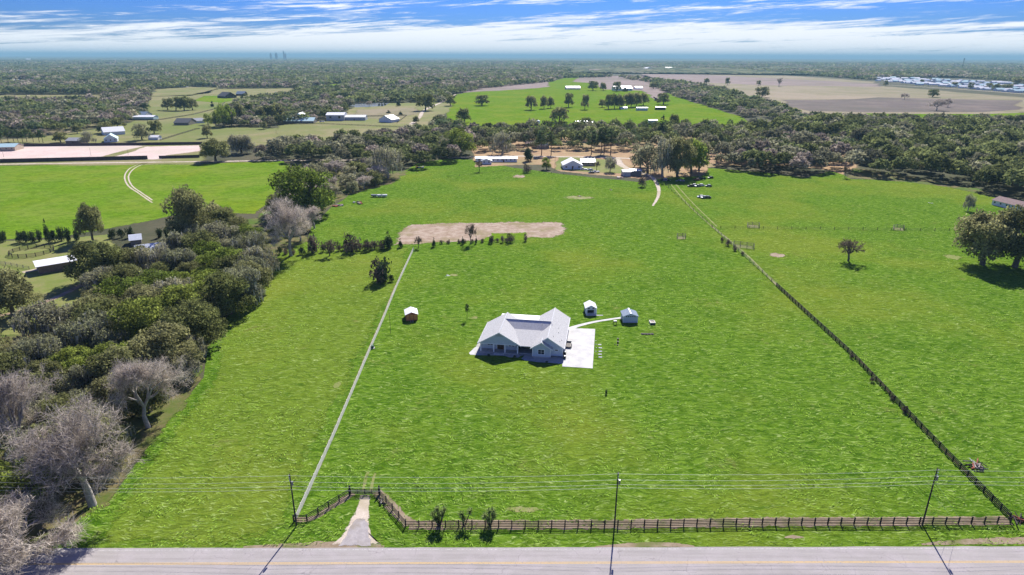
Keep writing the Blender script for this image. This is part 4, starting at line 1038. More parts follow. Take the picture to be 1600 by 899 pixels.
# ------------------------------------------------------------------ the main house
def local(o, u, v, th):
    c, s = math.cos(th), math.sin(th)
    return Vector((o.x + u * c - v * s, o.y + u * s + v * c, 0))
HO = Vector((-9.7, 168.8, 0)); HTH = R(-8.75)
def house():
    H = thing('farmhouse', 'large grey blue house with pale shingle roof beside the white driveway', 'house', HO, HTH)
    b = MB(); zf = 0.35
    # wall blocks (z from the slab to under the roof)
    def gable(mb, u0, u1, v0, v1, ze, zp, up, mi=0):       # block whose gable faces the front
        mb.prism([(u0, zf), (u1, zf), (u1, ze), (up, zp), (u0, ze)], v0, v1, mi, axis='y')
    gable(b, 0.55, 11.65, 2.4, 15.2, 3.05, 6.35, 6.1)       # left wing, set back behind its porch
    gable(b, 15.85, 24.35, 0.4, 22.8, 3.05, 5.75, 20.1)     # right wing
    gable(b, 15.95, 21.0, -0.75, 0.395, 3.0, 4.65, 18.45)   # projecting room
    b.box(11.65, 15.85, 4.6, 16.2, zf, 3.3)
    b.build('wall', M['batten'], H)
    g = MB()                                                # porch gable panel above the posts
    g.prism([(0.45, 2.95), (11.75, 2.95), (11.75, 3.10), (6.1, 6.45), (0.45, 3.10)], 0.30, 0.48, axis='y')
    g.box(0.55, 0.75, .48, 2.4, 2.9, 3.1); g.box(11.45, 11.65, .48, 2.4, 2.9, 3.1)
    g.build('gable_panel', M['batten'], H)
    v = MB(); v.prism([(4.6, 5.32), (7.6, 5.32), (6.1, 6.22)], 0.20, 0.297, axis='y'); v.build('gable_vent', M['greywall'], H)
    for x in [5.0 + i * .44 for i in range(6)]:
        pass
    # roofs
    r = MB(); th = 0.16
    def pitch(u0, z0, u1, z1, v0, v1): r.slab([(u0, v0, z0), (u1, v0, z1), (u1, v1, z1), (u0, v1, z0)] if u0 < u1 else [(u0, v0, z0), (u0, v1, z0), (u1, v1, z1), (u1, v0, z1)], th)
    pitch(-0.15, 2.95, 6.1, 6.65, -0.1, 15.7)
    pitch(12.35, 2.95, 6.1, 6.65, -0.1, 15.7)
    pitch(15.3, 2.95, 20.1, 6.05, -0.05, 23.4)
    pitch(24.9, 2.95, 20.1, 6.05, -0.05, 23.4)
    pitch(15.28, 2.9, 18.45, 4.95, -1.3, 2.6)
    pitch(21.65, 2.9, 18.45, 4.95, -1.3, 2.6)
    r.build('wing_roof', M['shingle'], H)
    r = MB()
    r.slab([(11.0, 0.05, 2.99), (16.6, 0.05, 2.99), (19.2, 7.9, 4.72), (8.3, 7.9, 4.72)], th)
    r.build('porch_roof', M['shingle'], H)
    r = MB()
    r.slab([(8.5, 7.9, 4.735), (19.0, 7.9, 4.735), (20.1, 10.8, 6.58), (6.1, 10.8, 6.58)], th)
    r.slab([(6.1, 10.82, 6.575), (20.1, 10.82, 6.575), (20.1, 16.9, 3.0), (6.1, 16.9, 3.0)], th)
    r.slab([(20.1, 8.7, 5.9), (20.6, 9.9, 5.9), (20.1, 10.8, 6.57)], 0.1)
    r.build('steep_roof', M['shingle_dark'], H)
    r = MB(); r.slab([(3.0, 16.6, 3.05), (15.4, 16.6, 3.05), (15.4, 24.0, 2.75), (3.0, 24.0, 2.75)], .12)
    r.build('patio_roof', M['whitemetal'], H)
    r = MB(); r.bar((6.1, -.1, 6.69), (6.1, 15.7, 6.69), .3, .06); r.bar((20.1, -.05, 6.09), (20.1, 23.4, 6.09), .3, .06); r.bar((6.3, 10.81, 6.63), (19.9, 10.81, 6.63), .3, .06); r.bar((18.45, -1.3, 4.99), (18.45, 2.2, 4.99), .3, .06)
    r.build('ridge_cap', M['greywall'], H)
    r = MB(); r.bar((-.24, -.1, 2.93), (-.24, 15.7, 2.93), .12, .12); r.bar((25.02, -.05, 2.93), (25.02, 23.4, 2.93), .12, .12); r.bar((12.2, -.03, 2.95), (15.2, -.03, 2.95), .12, .12)
    r.build('gutter', M['greywall'], H)
    for (u, v) in ((3.2, 23.8), (9, 23.8), (15.0, 23.8)): MB().box(u - .08, u + .08, v - .08, v + .08, 0.1, 2.66).build('patio_post', M['trim'], H)
    f = MB()                                                 # white rake boards and fascia
    def rake(a, b2): f.bar(a, b2, .06, .26)
    y = -0.14
    rake((-0.2, y, 2.86), (6.1, y, 6.58)); rake((12.4, y, 2.86), (6.1, y, 6.58))
    y = -0.09
    rake((18.3, y + .0, 4.84), (20.1, y, 5.98)); rake((24.95, y, 2.86), (20.1, y, 5.98))
    y = -1.34
    rake((15.22, y, 2.82), (18.45, y, 4.88)); rake((21.7, y, 2.82), (18.45, y, 4.88))
    f.bar((12.3, 0.0, 2.87), (15.3, 0.0, 2.87), .08, .2); f.bar((24.95, -.05, 2.84), (24.95, 23.4, 2.84), .08, .18); f.bar((-.2, -.1, 2.84), (-.2, 15.7, 2.84), .08, .18)
    f.build('fascia', M['trim'], H)
    # porch posts, beam, corner boards
    for u in (0.62, 4.45, 7.75, 11.45): MB().box(u - .17, u + .17, 0.28, 0.62, zf, 2.95).build('porch_post', M['trim'], H, .02)
    MB().box(0.45, 11.75, 0.27, 0.50, 2.72, 2.95).build('porch_beam', M['trim'], H)
    for (u, v) in ((15.93, -.77), (21.02, -.77), (24.37, .38)): MB().box(u - .1, u + .1, v - .03, v + .12, zf, 3.0).build('corner_board', M['trim'], H)
    # openings
    def window(u0, u1, z0, z1, v, panes=2, fr=.11, cross=False):
        w = MB(); w.box(u0 - fr, u1 + fr, v - .05, v, z0 - fr, z1 + fr)
        o = w.build('window', M['trim'], H)
        k = (u1 - u0) / panes
        gl = MB()
        for i in range(panes):
            a = u0 + k * i + .05; c = u0 + k * (i + 1) - .05
            if cross: gl.box(a, c, v - .062, v - .048, z0 + .03, (z0 + z1) / 2 - .04); gl.box(a, c, v - .062, v - .048, (z0 + z1) / 2 + .04, z1 - .03)
            else: gl.box(a, c, v - .062, v - .048, z0 + .03, z1 - .03)
        gl.build('pane', M['glass'], o)
    window(2.2, 3.9, 1.45, 2.3, 2.4, 2); window(8.5, 10.3, 1.45, 2.3, 2.4, 2)
    window(17.5, 19.3, 1.15, 2.55, -.75, 2, .16, True); window(22.2, 23.1, 2.0, 2.4, .4, 1)
    d = MB(); d.box(5.0, 7.3, 2.30, 2.40, zf, 2.75); fo = d.build('door_frame', M['trim'], H)
    d = MB(); d.box(5.15, 7.15, 2.26, 2.298, zf + .02, 2.62); dd = d.build('door', M['door'], H)
    MB().box(6.18, 6.24, 2.22, 2.258, 1.25, 1.45).build('handle', M['metal'], dd)
    d = MB(); d.box(12.0, 15.5, 4.50, 4.60, zf, 2.9); d.build('recess_shade_panel', M['glass'], H)  # dark sheet put in for the shade at the back of the porch recess
    MB().box(11.66, 11.72, .7, 4.5, zf, 2.9).build('recess_side_shade', M['glass'], H)  # dark sheet for the shade on the left side of the recess
    # slabs and planting beds
    s = MB(); s.box(.3, 11.9, -.1, 2.4, .02, zf - .003); s.box(11.9, 15.8, .8, 4.6, .02, zf - .006); s.box(.5, 24.4, 2.4, 22.9, .015, zf - .01); s.box(15.9, 21.05, -.8, 2.4, .012, zf - .012); s.box(3.0, 15.4, 22.9, 24.1, .01, .2)
    s.build('foundation', M['oldconcrete'], H)
    s = MB(); s.box(4.7, 7.6, -.75, -.1, .01, .2); s.build('step', M['concrete'], H)
    # plumbing vents on the shingles
    for (u, v, dz) in ((22.6, 7.5, 0), (22.4, 10.6, 0), (23.8, 4.0, 0), (21.5, 3.0, 0), (23.4, 2.5, 0), (17.5, 9.4, .0)):
        z = 6.05 - abs(u - 20.1) * .645 if u > 20.1 else 6.0
        MB().tube((u, v, z - .3), (u, v, z + .35), .06, n=6).build('roof_vent', M['metal'], H)
    return H
house()
def house_sheet(name, uv, mat, z, **k):
    pts = [local(HO, u, v, HTH) for u, v in uv]
    return sheet(name, [(p.x, p.y) for p in pts], mat, z, px=False, **k)
house_sheet('walkway', [(-1.3, 16.5), (-1.5, 3), (-1.9, -1.3), (-.6, -2.0), (2.5, -1.7), (5, -1.3), (8, -1.2), (9.5, -1.9), (12.0, -1.6), (12.4, -.6), (13.5, .2), (12.9, -2.2), (14, -3.2), (18, -3.6), (24.9, -3.6), (24.9, 3), (20, 3), (5, 4), (.5, 4), (.5, 16.5)], M['oldconcrete'], 0.016, soft=.05, seg=1.5, jit=.04)
house_sheet('patio', [(-1.5, 14), (.3, 14), (.3, 15.9), (16, 15.9), (16, 25), (2, 25), (2, 19), (-1.2, 18.5)], M['concrete'], 0.02, soft=.05, seg=5, jit=0)
house_sheet('walkway', [(-1.7, 3.2), (-2.6, -1.0), (-2.0, -2.0), (-.9, -1.9), (-.6, 3.2)], M['concrete'], 0.024, soft=.05, seg=2, jit=.03)  # paler concrete paints the sunlit end of the same slab
def slab_px(name, pts, th, mat):
    w = [G(*p) for p in pts]; n = len(w)
    ar = sum(w[i].x * w[(i + 1) % n].y - w[(i + 1) % n].x * w[i].y for i in range(n))
    if ar < 0: w.reverse()
    return tag(MB().slab([(p.x, p.y, th) for p in w], th + .02).build(name, mat), kind='structure')
slab_px('driveway', [(887, 513), (930, 514.5), (926, 576), (878.5, 573), (881, 545)], .06, M['concrete'])
ribbon('footpath', [(890, 514), (905, 509), (930, 503), (955, 499), (974, 496.5)], [2.2, 1.5, 1.2, 1.2, 1.3], M['concrete'], .05)

def rot_front(px0, y0, px1, y1):
    """origin, heading and width of a front wall seen between two base pixels"""
    a, b = G(px0, y0), G(px1, y1); d = b - a
    return a, math.atan2(d.y, d.x), d.length

# sheds by the house
def shed(name, label, x0, y0, x1, y1, dep, wh, rise, wallm, roofm, cat='shed', windows=(), door=None, ov=.25, roofname='roof', front_gable=True, extra=None, ridge_cap=None, corner=None):
    a, th, w = rot_front(x0, y0, x1, y1)
    o = thing(name, label, cat, a, th)
    b = MB()
    if front_gable: b.prism([(0, 0), (w, 0), (w, wh), (w / 2, wh + rise), (0, wh)], 0, dep, axis='y')
    else: b.prism([(0, 0), (dep, 0), (dep, wh), (dep / 2, wh + rise), (0, wh)], 0, w, axis='x')
    b.build('wall', M[wallm], o)
    r = MB()
    if front_gable:
        k = rise / (w / 2)
        r.slab([(-ov, -ov, wh - ov * k + .05), (w / 2, -ov, wh + rise + .05), (w / 2, dep + ov, wh + rise + .05), (-ov, dep + ov, wh - ov * k + .05)], .045)
        r.slab([(w / 2, -ov, wh + rise + .052), (w + ov, -ov, wh - ov * k + .052), (w + ov, dep + ov, wh - ov * k + .052), (w / 2, dep + ov, wh + rise + .052)], .045)
    else:
        k = rise / (dep / 2)
        r.slab([(-ov, -ov, wh - ov * k + .05), (w + ov, -ov, wh - ov * k + .05), (w + ov, dep / 2, wh + rise + .05), (-ov, dep / 2, wh + rise + .05)], .045)
        r.slab([(-ov, dep / 2, wh + rise + .052), (w + ov, dep / 2, wh + rise + .052), (w + ov, dep + ov, wh - ov * k + .052), (-ov, dep + ov, wh - ov * k + .052)], .045)
    r.build(roofname, M[roofm], o)
    for (u0, u1, z0, z1) in windows:
        f = MB().box(u0 * w - .06, u1 * w + .06, -.04, -.002, z0 - .06, z1 + .06).build('window', M['trim'], o)
        MB().box(u0 * w, u1 * w, -.052, -.041, z0, z1).build('pane', M['glass'], f)
    if door:
        u0, u1, z1, dm = door
        f = MB().box(u0 * w, u1 * w, -.05, -.003, .05, z1).build('door', M[dm], o)
    if corner:
        for u in (0, w): MB().box(u - .07, u + .07, -.03, .08, 0, wh).build('corner_board', M['trim'], o)
    if ridge_cap: MB().bar((w / 2, -ov - .02, wh + rise + .08), (w / 2, dep + ov + .02, wh + rise + .08), .42, .07).build('ridge_cap', M['trim'], o)
    if extra: extra(o, w)
    return o
def playhouse_extra(o, w):
    MB().box(.0, w, -1.5, -.01, .12, .28).build('porch_floor', M['greywall'], o)
    MB().box(w, w + 2.2, -1.3, -.8, .05, .14).build('ramp', M['concrete'], o)
    for u in (.08, w - .08): MB().box(u - .05, u + .05, -1.42, -1.32, .28, 2.3).build('porch_post', M['trim'], o)
    r = MB(); r.bar((.08, -1.37, 1.0), (w - .08, -1.37, 1.0), .06, .08)
    for i in range(9): r.box(.15 + i * (w - .3) / 8 - .02, .15 + i * (w - .3) / 8 + .02, -1.39, -1.35, .28, 1.0)
    r.build('railing', M['trim'], o)
shed('garden_shed', 'small grey blue playhouse with bright white roof behind the house', 915, 491.5, 931.3, 491.5, 4.6, 2.3, .95, 'batten', 'whitemetal', windows=((.18, .38, 2.0, 2.45), (.62, .82, 2.0, 2.45)), door=(.18, .78, 1.6, 'glass'), extra=playhouse_extra, corner=True)
shed('garden_shed', 'grey green blue shed with dark ribbed roof and white ridge at the footpath end', 973.5, 504.5, 996, 504.5, 4.4, 2.3, .9, 'batten', 'bluemetal',
     windows=((.18, .27, 1.95, 2.4), (.32, .41, 1.95, 2.4), (.46, .56, 1.95, 2.35), (.61, .70, 1.95, 2.4), (.75, .84, 1.95, 2.4)), ridge_cap=True, corner=True)
for o in bpy.data.objects:
    if o.name.startswith('garden_shed') and 'dark ribbed' in (o.get('label') or ''): o['label'] = 'blue grey shed with dark ribbed roof and white ridge at the footpath end'
def red_extra(o, w):
    for (u0, u1) in ((.06, .30), (.36, .62), (.68, .94)): MB().box(u0 * w, u1 * w, -.035, -.003, .25, 2.0).build('door', M['orangewood'], o)
    for u in (.34, .52): MB().box(u * w, u * w + .35, -1.7, -.05, .03, .16).build('ramp', M['metal'], o)
    MB().box(w + .003, w + .03, .2, 4.2, .1, 2.1).build('side_panel', M['orangewood'], o)
shed('garden_shed', 'red brown wooden shed with white roof alone near the pale fence', 634.5, 502, 652.8, 500.5, 4.6, 2.2, .8, 'redwood', 'whitemetal', extra=red_extra)

def small(name, label, cat, x, y, fn, group=None, rz=0.0):
    o = thing(name, label, cat, G(x, y), rz, group); fn(o); return o
def planter(o):
    b = MB(); b.box(-.85, .85, -1.1, -.85, 0, .7); b.box(-.85, .85, .85, 1.1, 0, .7); b.box(-.85, -.6, -.85, .85, 0, .7); b.box(.6, .85, -.85, .85, 0, .7); b.build('frame', M['palefence'], o)
    MB().box(-.6, .6, -.85, .85, 0, .5).build('soil', M['door'], o)
    MB().box(-.8, .8, -1.13, -1.102, .05, .45).build('front_board', M['black'], o)
small('planter', 'square raised planter box with pale rim right of the dark roofed shed', 'planter', 1019, 505.5, planter)
def trays(o):
    for i in range(4):
        b = MB(); x = -2.0 + i * 1.0; b.box(x - .46, x + .46, -.5, .5, .02, .1)
        t_ = b.build('tray', M['black'], o)
        MB().box(x - .40, x + .40, -.44, .44, .1, .22).build('soil', M['darkwood'], t_)
small('seedling_trays', 'row of four black trays on the grass below the planter box', 'tray row', 1014, 522.5, trays)
def grill(o):
    MB().box(-.55, .55, -.3, .3, .75, 1.0).build('firebox', M['black'], o)
    MB().prism([(-.3, 1.0), (.3, 1.0), (.22, 1.25), (-.22, 1.25)], -.5, .5).build('lid', M['metal'], o)
    for (a, b_) in ((-.5, -.25), (.5, -.25), (-.5, .25), (.5, .25)): MB().box(a - .03, a + .03, b_ - .03, b_ + .03, 0, .75).build('leg', M['black'], o)
small('grill', 'black and grey barbecue standing just below the footpath', 'grill', 961, 507, grill)
for i, (x, y, s_) in enumerate(((965.6, 531, .5), (965.4, 536, .55), (965, 540, .35), (961, 539, .25))):
    def pot(o, s=s_):
        MB().tube((0, 0, 0), (0, 0, s * .9), s * .42, s * .6, 10).build('pot', M['black'], o)
        MB().tube((0, 0, s * .9), (0, 0, s * 1.5), s * .3, s * .05, 7).build('plant', M['cedarleaf'], o)
    small('plant_pot', 'dark plant pot in the short row right of the driveway', 'plant pot', x, y, pot, 'pots right of the driveway')
for i, (x, y) in enumerate(((937, 539), (938, 544), (938, 549.5), (937.5, 554), (938, 558.5))):
    o = MB().box(-.5, .5, -.28, .28, 0, .1).build('paver', M['greywall'], None, .02); o.location = G(x, y); o.rotation_euler = (0, 0, rnd.uniform(-.2, .2))
    tag(o, 'pale stone paver in the column beside the driveway edge', 'paver', 'pavers beside the driveway')
for i in range(4):
    o = MB().box(-.16, .16, -.14, .14, 0, .12).build('paver', M['greywall'], None, .02); o.location = G(931.5 + rnd.uniform(-.5, .5), 533 + i * 5.5); o.rotation_euler = (0, 0, rnd.uniform(-.6, .6))
    tag(o, 'small edging stone lying along the right rim of the driveway', 'stone', 'edging stones along the driveway')
def cart(o):
    MB().box(-.75, .75, -1.6, 1.6, .45, .62).build('deck', M['greywood'], o)
    b = MB(); b.box(-.75, .75, 1.54, 1.6, .62, 1.1); b.box(-.75, -.7, -1.6, 1.54, .62, .9); b.box(.7, .75, -1.6, 1.54, .62, .9); b.build('side_rail', M['metal'], o)
    for x in (-.85, .85):
        for y in (-.9, .9): MB().tube((x - .09, y, .3), (x + .09, y, .3), .3, n=12).build('wheel', M['rubber'], o)
small('utility_cart', 'grey flat cart parked on the white driveway against the house', 'cart', 888.5, 541.5, cart, rz=HTH)
for (x, y) in ((882.3, 554), (882.0, 560.5)):
    def ac(o):
        MB().box(-.4, .4, -.4, .4, .05, .85).build('housing', M['black'], o); MB().tube((0, 0, .852), (0, 0, .9), .33, n=14).build('fan_grille', M['metal'], o)
    small('air_conditioner', 'dark air conditioning unit against the right house wall', 'air conditioner', x, y, ac, 'air conditioners on the right house wall', HTH)
def bush(x, y, r, lab):
    tree('shrub', G(x, y), r, r * 1.1, lab, None, 'shrub')
bush(764, 557, .7, 'small round shrub in the front bed left of the steps'); bush(803.5, 559.5, .8, 'dark shrub in the front bed right of the steps'); bush(854, 567, .6, 'low shrub below the white framed front window')
def utility_box(o):
    MB().box(-.5, .5, -.45, .45, .02, .85).build('cabinet', M['green_box'], o, .03); MB().box(-.7, .7, -.6, .6, 0, .1).build('base', M['concrete'], o)
small('utility_box', 'dark green utility cabinet beside the pale fence', 'utility box', 581.5, 544, utility_box)

# ------------------------------------------------------------------ fences
def board_fence(name, label, pts, h=1.45, rails=4, sp=2.44, mat='blackfence', bw=.15, px=True, cat='fence', group=None, post=.19, posts=True, topz=None, parent=None, bt=.045):
    w = [G(*p) for p in pts] if px else pts
    o = thing(name, label, cat, w[0], 0, group); o0 = w[0]
    L = sum((w[i + 1] - w[i]).length for i in range(len(w) - 1)); n = max(1, round(L / sp)); P = []
    for i in range(n + 1):
        s_ = L * i / n; k = 0
        while k < len(w) - 2 and s_ > (w[k + 1] - w[k]).length + 1e-6: s_ -= (w[k + 1] - w[k]).length; k += 1
        d = (w[k + 1] - w[k]); P.append(w[k] + d * min(1, s_ / d.length) - o0)
    if posts:
        for i, p in enumerate(P):
            if len(P) > 100 and i % 2: pass
            r0 = post * rnd.uniform(.95, 1.1) / 2; t = Vector((rnd.uniform(-.03, .03), rnd.uniform(-.03, .03), 0))
            MB().hexa([(p.x - r0, p.y - r0, -.1), (p.x + r0, p.y - r0, -.1), (p.x + r0, p.y + r0, -.1), (p.x - r0, p.y + r0, -.1),
                       (p.x - r0 + t.x, p.y - r0 + t.y, h + .08), (p.x + r0 + t.x, p.y - r0 + t.y, h + .08), (p.x + r0 + t.x, p.y + r0 + t.y, h + .08), (p.x - r0 + t.x, p.y + r0 + t.y, h + .08)]).build('post', M[mat], o)
    for q in range(rails):
        z = h * (q + .55) / rails + .05; b = MB()
        for i in range(len(P) - 1):
            d = (P[i + 1] - P[i]).normalized(); nn = Vector((d.y, -d.x, 0)) * (post / 2 + bt / 2 + .004)
            a = P[i] + nn + Vector((0, 0, z + rnd.uniform(-.025, .025))); c = P[i + 1] + nn + Vector((0, 0, z + rnd.uniform(-.025, .025)))
            b.bar(a + d * .01, c - d * .01, bt, bw)
        b.build('rail', M[mat], o)
    return o
board_fence('board_fence', 'long black four rail fence running along the roadside', [(634, 823.5), (800, 824), (1000, 823), (1200, 820), (1400, 819.5), (1578, 818)])
board_fence('board_fence', 'black fence wing slanting from the gate down to the roadside on the right', [(594, 774), (634, 822)])
board_fence('board_fence', 'black fence wing slanting from the gate down to the left utility pole', [(546, 774.5), (480, 815)])
board_fence('board_fence', 'short black fence return ending at the left utility pole', [(480, 815.5), (459, 815.5)])
board_fence('board_fence', 'long diagonal black fence climbing from the right corner towards the pasture middle', [(1577, 812), (1480, 714), (1400, 630), (1330, 556), (1213, 448)], sp=2.6, bt=.06, bw=.22)
board_fence('board_fence', 'pale weathered board fence with close rails left of the house', [(463, 812), (520, 685), (575, 555), (600, 497), (620, 448), (646, 391)], h=1.35, rails=5, sp=3.0, mat='palefence', bw=.25, post=.14)
ribbon('fence_strip', [(640, 820), (800, 820), (1000, 819), (1200, 816), (1400, 815), (1576, 813)], 3.4, M['strip'], .018)
ribbon('fence_strip', [(590, 768), (612, 792), (640, 820)], 3.0, M['strip'], .019)
ribbon('fence_strip', [(552, 771), (520, 791), (486, 811), (462, 812)], 1.8, M['strip'], .019)
ribbon('fence_strip', [(1582, 812), (1480, 708), (1400, 624), (1330, 551), (1215, 446)], 1.0, M['litter'], .018)
ribbon('fence_strip', [(461, 812), (518, 685), (573, 555), (598, 497), (618, 448), (645, 391)], 1.0, M['strip'], .018)
def gate():
    a, b = G(548, 773), G(592, 773); o = thing('farm_gate', 'wide dark double gate across the sandy drive', 'gate', a, math.atan2((b - a).y, (b - a).x)); L = (b - a).length
    for x in (-.12, L + .12): MB().box(x - .13, x + .13, -.13, .13, 0, 2.1).build('gate_post', M['blackfence'], o)
    for (x0, x1) in ((.06, L / 2 - .05), (L / 2 + .05, L - .06)):
        g = MB()
        for z in (.2, .45, .7, .95, 1.25): g.bar((x0, 0, z), (x1, 0, z), .08, .10)
        for x in (x0, (x0 + x1) / 2, x1): g.bar((x, 0.002, .15), (x, 0.002, 1.3), .10, .10)
        g.bar((x0, 0.03, .22), (x1, 0.03, 1.2), .03, .04); g.build('gate_leaf', M['darkwood'], o)
gate()
def far_fence(name, label, pts, h=1.3, sp=6, mat='greywood', cat='fence', rails=3, group=None, bw=.1):
    return board_fence(name, label, pts, h=h, rails=rails, sp=sp, mat=mat, bw=bw, cat=cat, group=group, post=.16)
far_fence('wire_fence', 'thin dark wire fence crossing the right pasture from side to side', [(1126, 357), (1200, 358), (1300, 359), (1400, 360), (1483, 361)], sp=7, rails=4, bw=.025, mat='darkwood')
far_fence('wire_fence', 'weathered upper diagonal fence linking the bushes to the black one', [(1213, 447), (1160, 398), (1113, 356)], sp=5, rails=4, bw=.05)
far_fence('wire_fence', 'thin fence between the two wheel tracks and the middle pasture', [(1112, 355), (1040, 290)], sp=9, rails=3, bw=.03, mat='darkwood')
far_fence('wire_fence', 'thin wire fence in front of the mobile home', [(700, 277), (792, 268), (900, 274)], sp=9, rails=3, bw=.03, mat='darkwood')
for (x0, y0, x1, y1, lab) in ((1168, 356, 1186, 357, 'pale wooden cattle gate in the wire fence'), (1146, 386, 1178, 390, 'long weathered cattle chute beside the diagonal fence'), (1058, 374, 1071, 374, 'small wooden pen alone in the middle pasture'), (1396, 360, 1412, 361, 'second pale gate further right in the wire fence')):
    far_fence('cattle_pen', lab, [(x0, y0), (x1, y1), (x1, y1 - 5), (x0, y0 - 5), (x0, y0)], h=1.5, sp=3, cat='pen', rails=4)
    star('dirt_patch', [(G(*q).x, G(*q).y) for q in ((x0 - 1, y0 + .5), (x1 + 1, y1 + .5), (x1, y1 - 5), (x0, y0 - 5))], M['worn'], .03, .6)
# round pen and paddock rails at the left
def ring(cx, cy, rx, label):
    c = G(cx, cy); r = rx * MPP(c); pts = [c + Vector((math.cos(t) * r, math.sin(t) * r, 0)) for t in [i * math.pi / 12 for i in range(25)]]
    board_fence('round_pen', label, pts, h=1.7, rails=4, sp=3.2, mat='darkwood', bw=.16, px=False, cat='pen', post=.22)
ring(50, 395, 29, 'round dark timber riding pen above the white barn roof')
far_fence('paddock_fence', 'grey rail fence at the left edge below the round pen', [(0, 412), (46, 421)], sp=4, rails=3)
far_fence('paddock_fence', 'grey rail fence from the left oak towards the barn', [(0, 488), (60, 468), (130, 447)], sp=4, rails=3)
far_fence('paddock_fence', 'lower rail fence beside the dirt track under the left oak', [(0, 502), (55, 483), (85, 474)], sp=4, rails=3)
ribbon('dirt_track', [(-30, 498), (30, 487), (85, 466), (135, 442)], 3.5, M['tilled'], .03)
ribbon('dirt_track', [(35, 426), (62, 420), (70, 414)], 4, M['sand'], .03)
def screen(name, label, pts, h):
    w = [G(*p) for p in pts]; o = thing(name, label, 'fence', w[0]); L = (w[-1] - w[0]).length
    b = MB()
    for i in range(len(w) - 1): b.bar(w[i] - w[0] + Vector((0, 0, h / 2)), w[i + 1] - w[0] + Vector((0, 0, h / 2)), .06, h - .1)
    b.build('cloth', M['screen'], o)
    n = int(L / 6)
    for i in range(n + 1):
        p = w[0].lerp(w[-1], i / n) - w[0]; k = min(range(len(w)), key=lambda q: abs(w[q].x - w[0].x - p.x))
        MB().box(p.x - .08, p.x + .08, p.y - .25, p.y - .09, 0, h + .2).build('post', M['darkwood'], o)
screen('screen_fence', 'long dark cloth fence in front of the pink arena', [(-60, 256), (60, 253), (231, 249)], 3.0)
screen('screen_fence', 'dark cloth fence right of the arena entrance', [(249, 248), (312, 246.5)], 2.4)
screen('screen_fence', 'dark cloth fence along the back of the pink arena', [(33, 229), (200, 227.5), (316, 226)], 2.6)
far_fence('paddock_fence', 'dark fence line curving through the olive fields', [(200, 188), (250, 188), (300, 180), (340, 170), (352, 160)], h=1.6, sp=8, rails=3, mat='darkwood', bw=.3)
far_fence('paddock_fence', 'dark fence rising right from the arena back wall', [(250, 220), (305, 203), (312, 202)], h=1.6, sp=8, rails=3, mat='darkwood', bw=.3)
far_fence('paddock_fence', 'dark fence in front of the pale green barns', [(420, 196), (500, 194), (640, 200)], h=1.5, sp=9, rails=3, mat='darkwood', bw=.2)
far_fence('paddock_fence', 'dark fence behind the tan paddock by the pond', [(530, 183), (600, 182), (636, 181), (620, 193)], h=1.6, sp=9, rails=3, mat='darkwood', bw=.3)

# ------------------------------------------------------------------ utility poles and wires
def pole(x, y, top, label, ins=True, arm=False, r=.16, guys=()):
    p = G(x, y); h = HT(p, top, x); o = thing('utility_pole', label, 'utility pole', p)
    MB().tube((0, 0, -.2), (0, 0, h), r, r * .66, 10).build('pole', M['darkwood'], o)
    if ins:
        MB().tube((.32, -.1, h * .80), (.32, -.1, h * .87), .17, n=12).build('transformer', M['metal'], o)
        for z in (.90, .94, .985):
            i = MB(); i.tube((0, 0, h * z), (-.0, -.4, h * z + .1), .03, n=6); i.tube((0, -.4, h * z + .05), (0, -.4, h * z + .28), .06, .04, 8); i.build('insulator', M['trim'], o)
    return p, h
PL = pole(463.5, 823, 741, 'utility pole at the left end of the roadside fence')
PC = pole(960, 823.5, 738, 'utility pole in the middle of the roadside fence')
PR = pole(1441, 820.5, 732, 'utility pole near the right end of the roadside fence')
pole(610.5, 521, 489.5, 'slim lone pole in the grass between pale fence and red shed', ins=False, r=.07)
pole(867, 266, 244, 'thin pole left of the dry lawn of the white house', ins=False, r=.12)
pole(1001, 250, 215, 'slim utility pole behind the oak cluster', ins=False, r=.12)
for (x, y, t) in ((142.5, 244, 231), (200.5, 243, 233), (6, 246, 236)): pole(x, y, t, 'thin light pole standing in the pink arena at x%s' % '' if False else ('light pole in the pink arena ' + ('left of the entrance' if x == 200.5 else 'in its middle' if x > 100 else 'by the stable')), ins=False, r=.1)
def wires():
    L0 = PL[0] + (PL[0] - PC[0]) * 1.0; R1 = PR[0] + (PR[0] - PC[0]) * 1.0
    k = 0
    for q, (dz, nm) in enumerate(((-.05, 'topmost'), (-1.3, 'second'), (-2.3, 'third'), (-3.0, 'lowest'))):
        b = MB(); st = [(L0, PL[1]), PL, (PC[0], PC[1]), PR, (R1, PR[1])]
        for i in range(4):
            (a, ha), (c, hc) = st[i], st[i + 1]; a = a + Vector((0, -.4, ha + dz)); c = c + Vector((0, -.4, hc + dz)); pr = a
            for s_ in range(1, 13):
                t = s_ / 12; p = a.lerp(c, t) - Vector((0, 0, 4 * .55 * t * (1 - t))); b.tube(pr, p, .015, n=4, caps=False); pr = p
        tag(b.build('power_line', M['wire']), nm + ' of the four overhead wires strung along the road', 'power line', 'roadside wires')
    g = MB(); t_ = PR[0] + Vector((0, 0, PR[1] * .8)); g.tube(t_, G(1500, 812), .015, n=4); tag(g.build('guy_wire', M['wire']), 'upper guy wire slanting right from the right utility pole', 'guy wire')
    g = MB(); t_ = PR[0] + Vector((0, 0, PR[1] * .6)); g.tube(t_, G(1490, 812), .015, n=4); tag(g.build('guy_wire', M['wire']), 'lower guy wire slanting right from the right utility pole', 'guy wire')
wires()

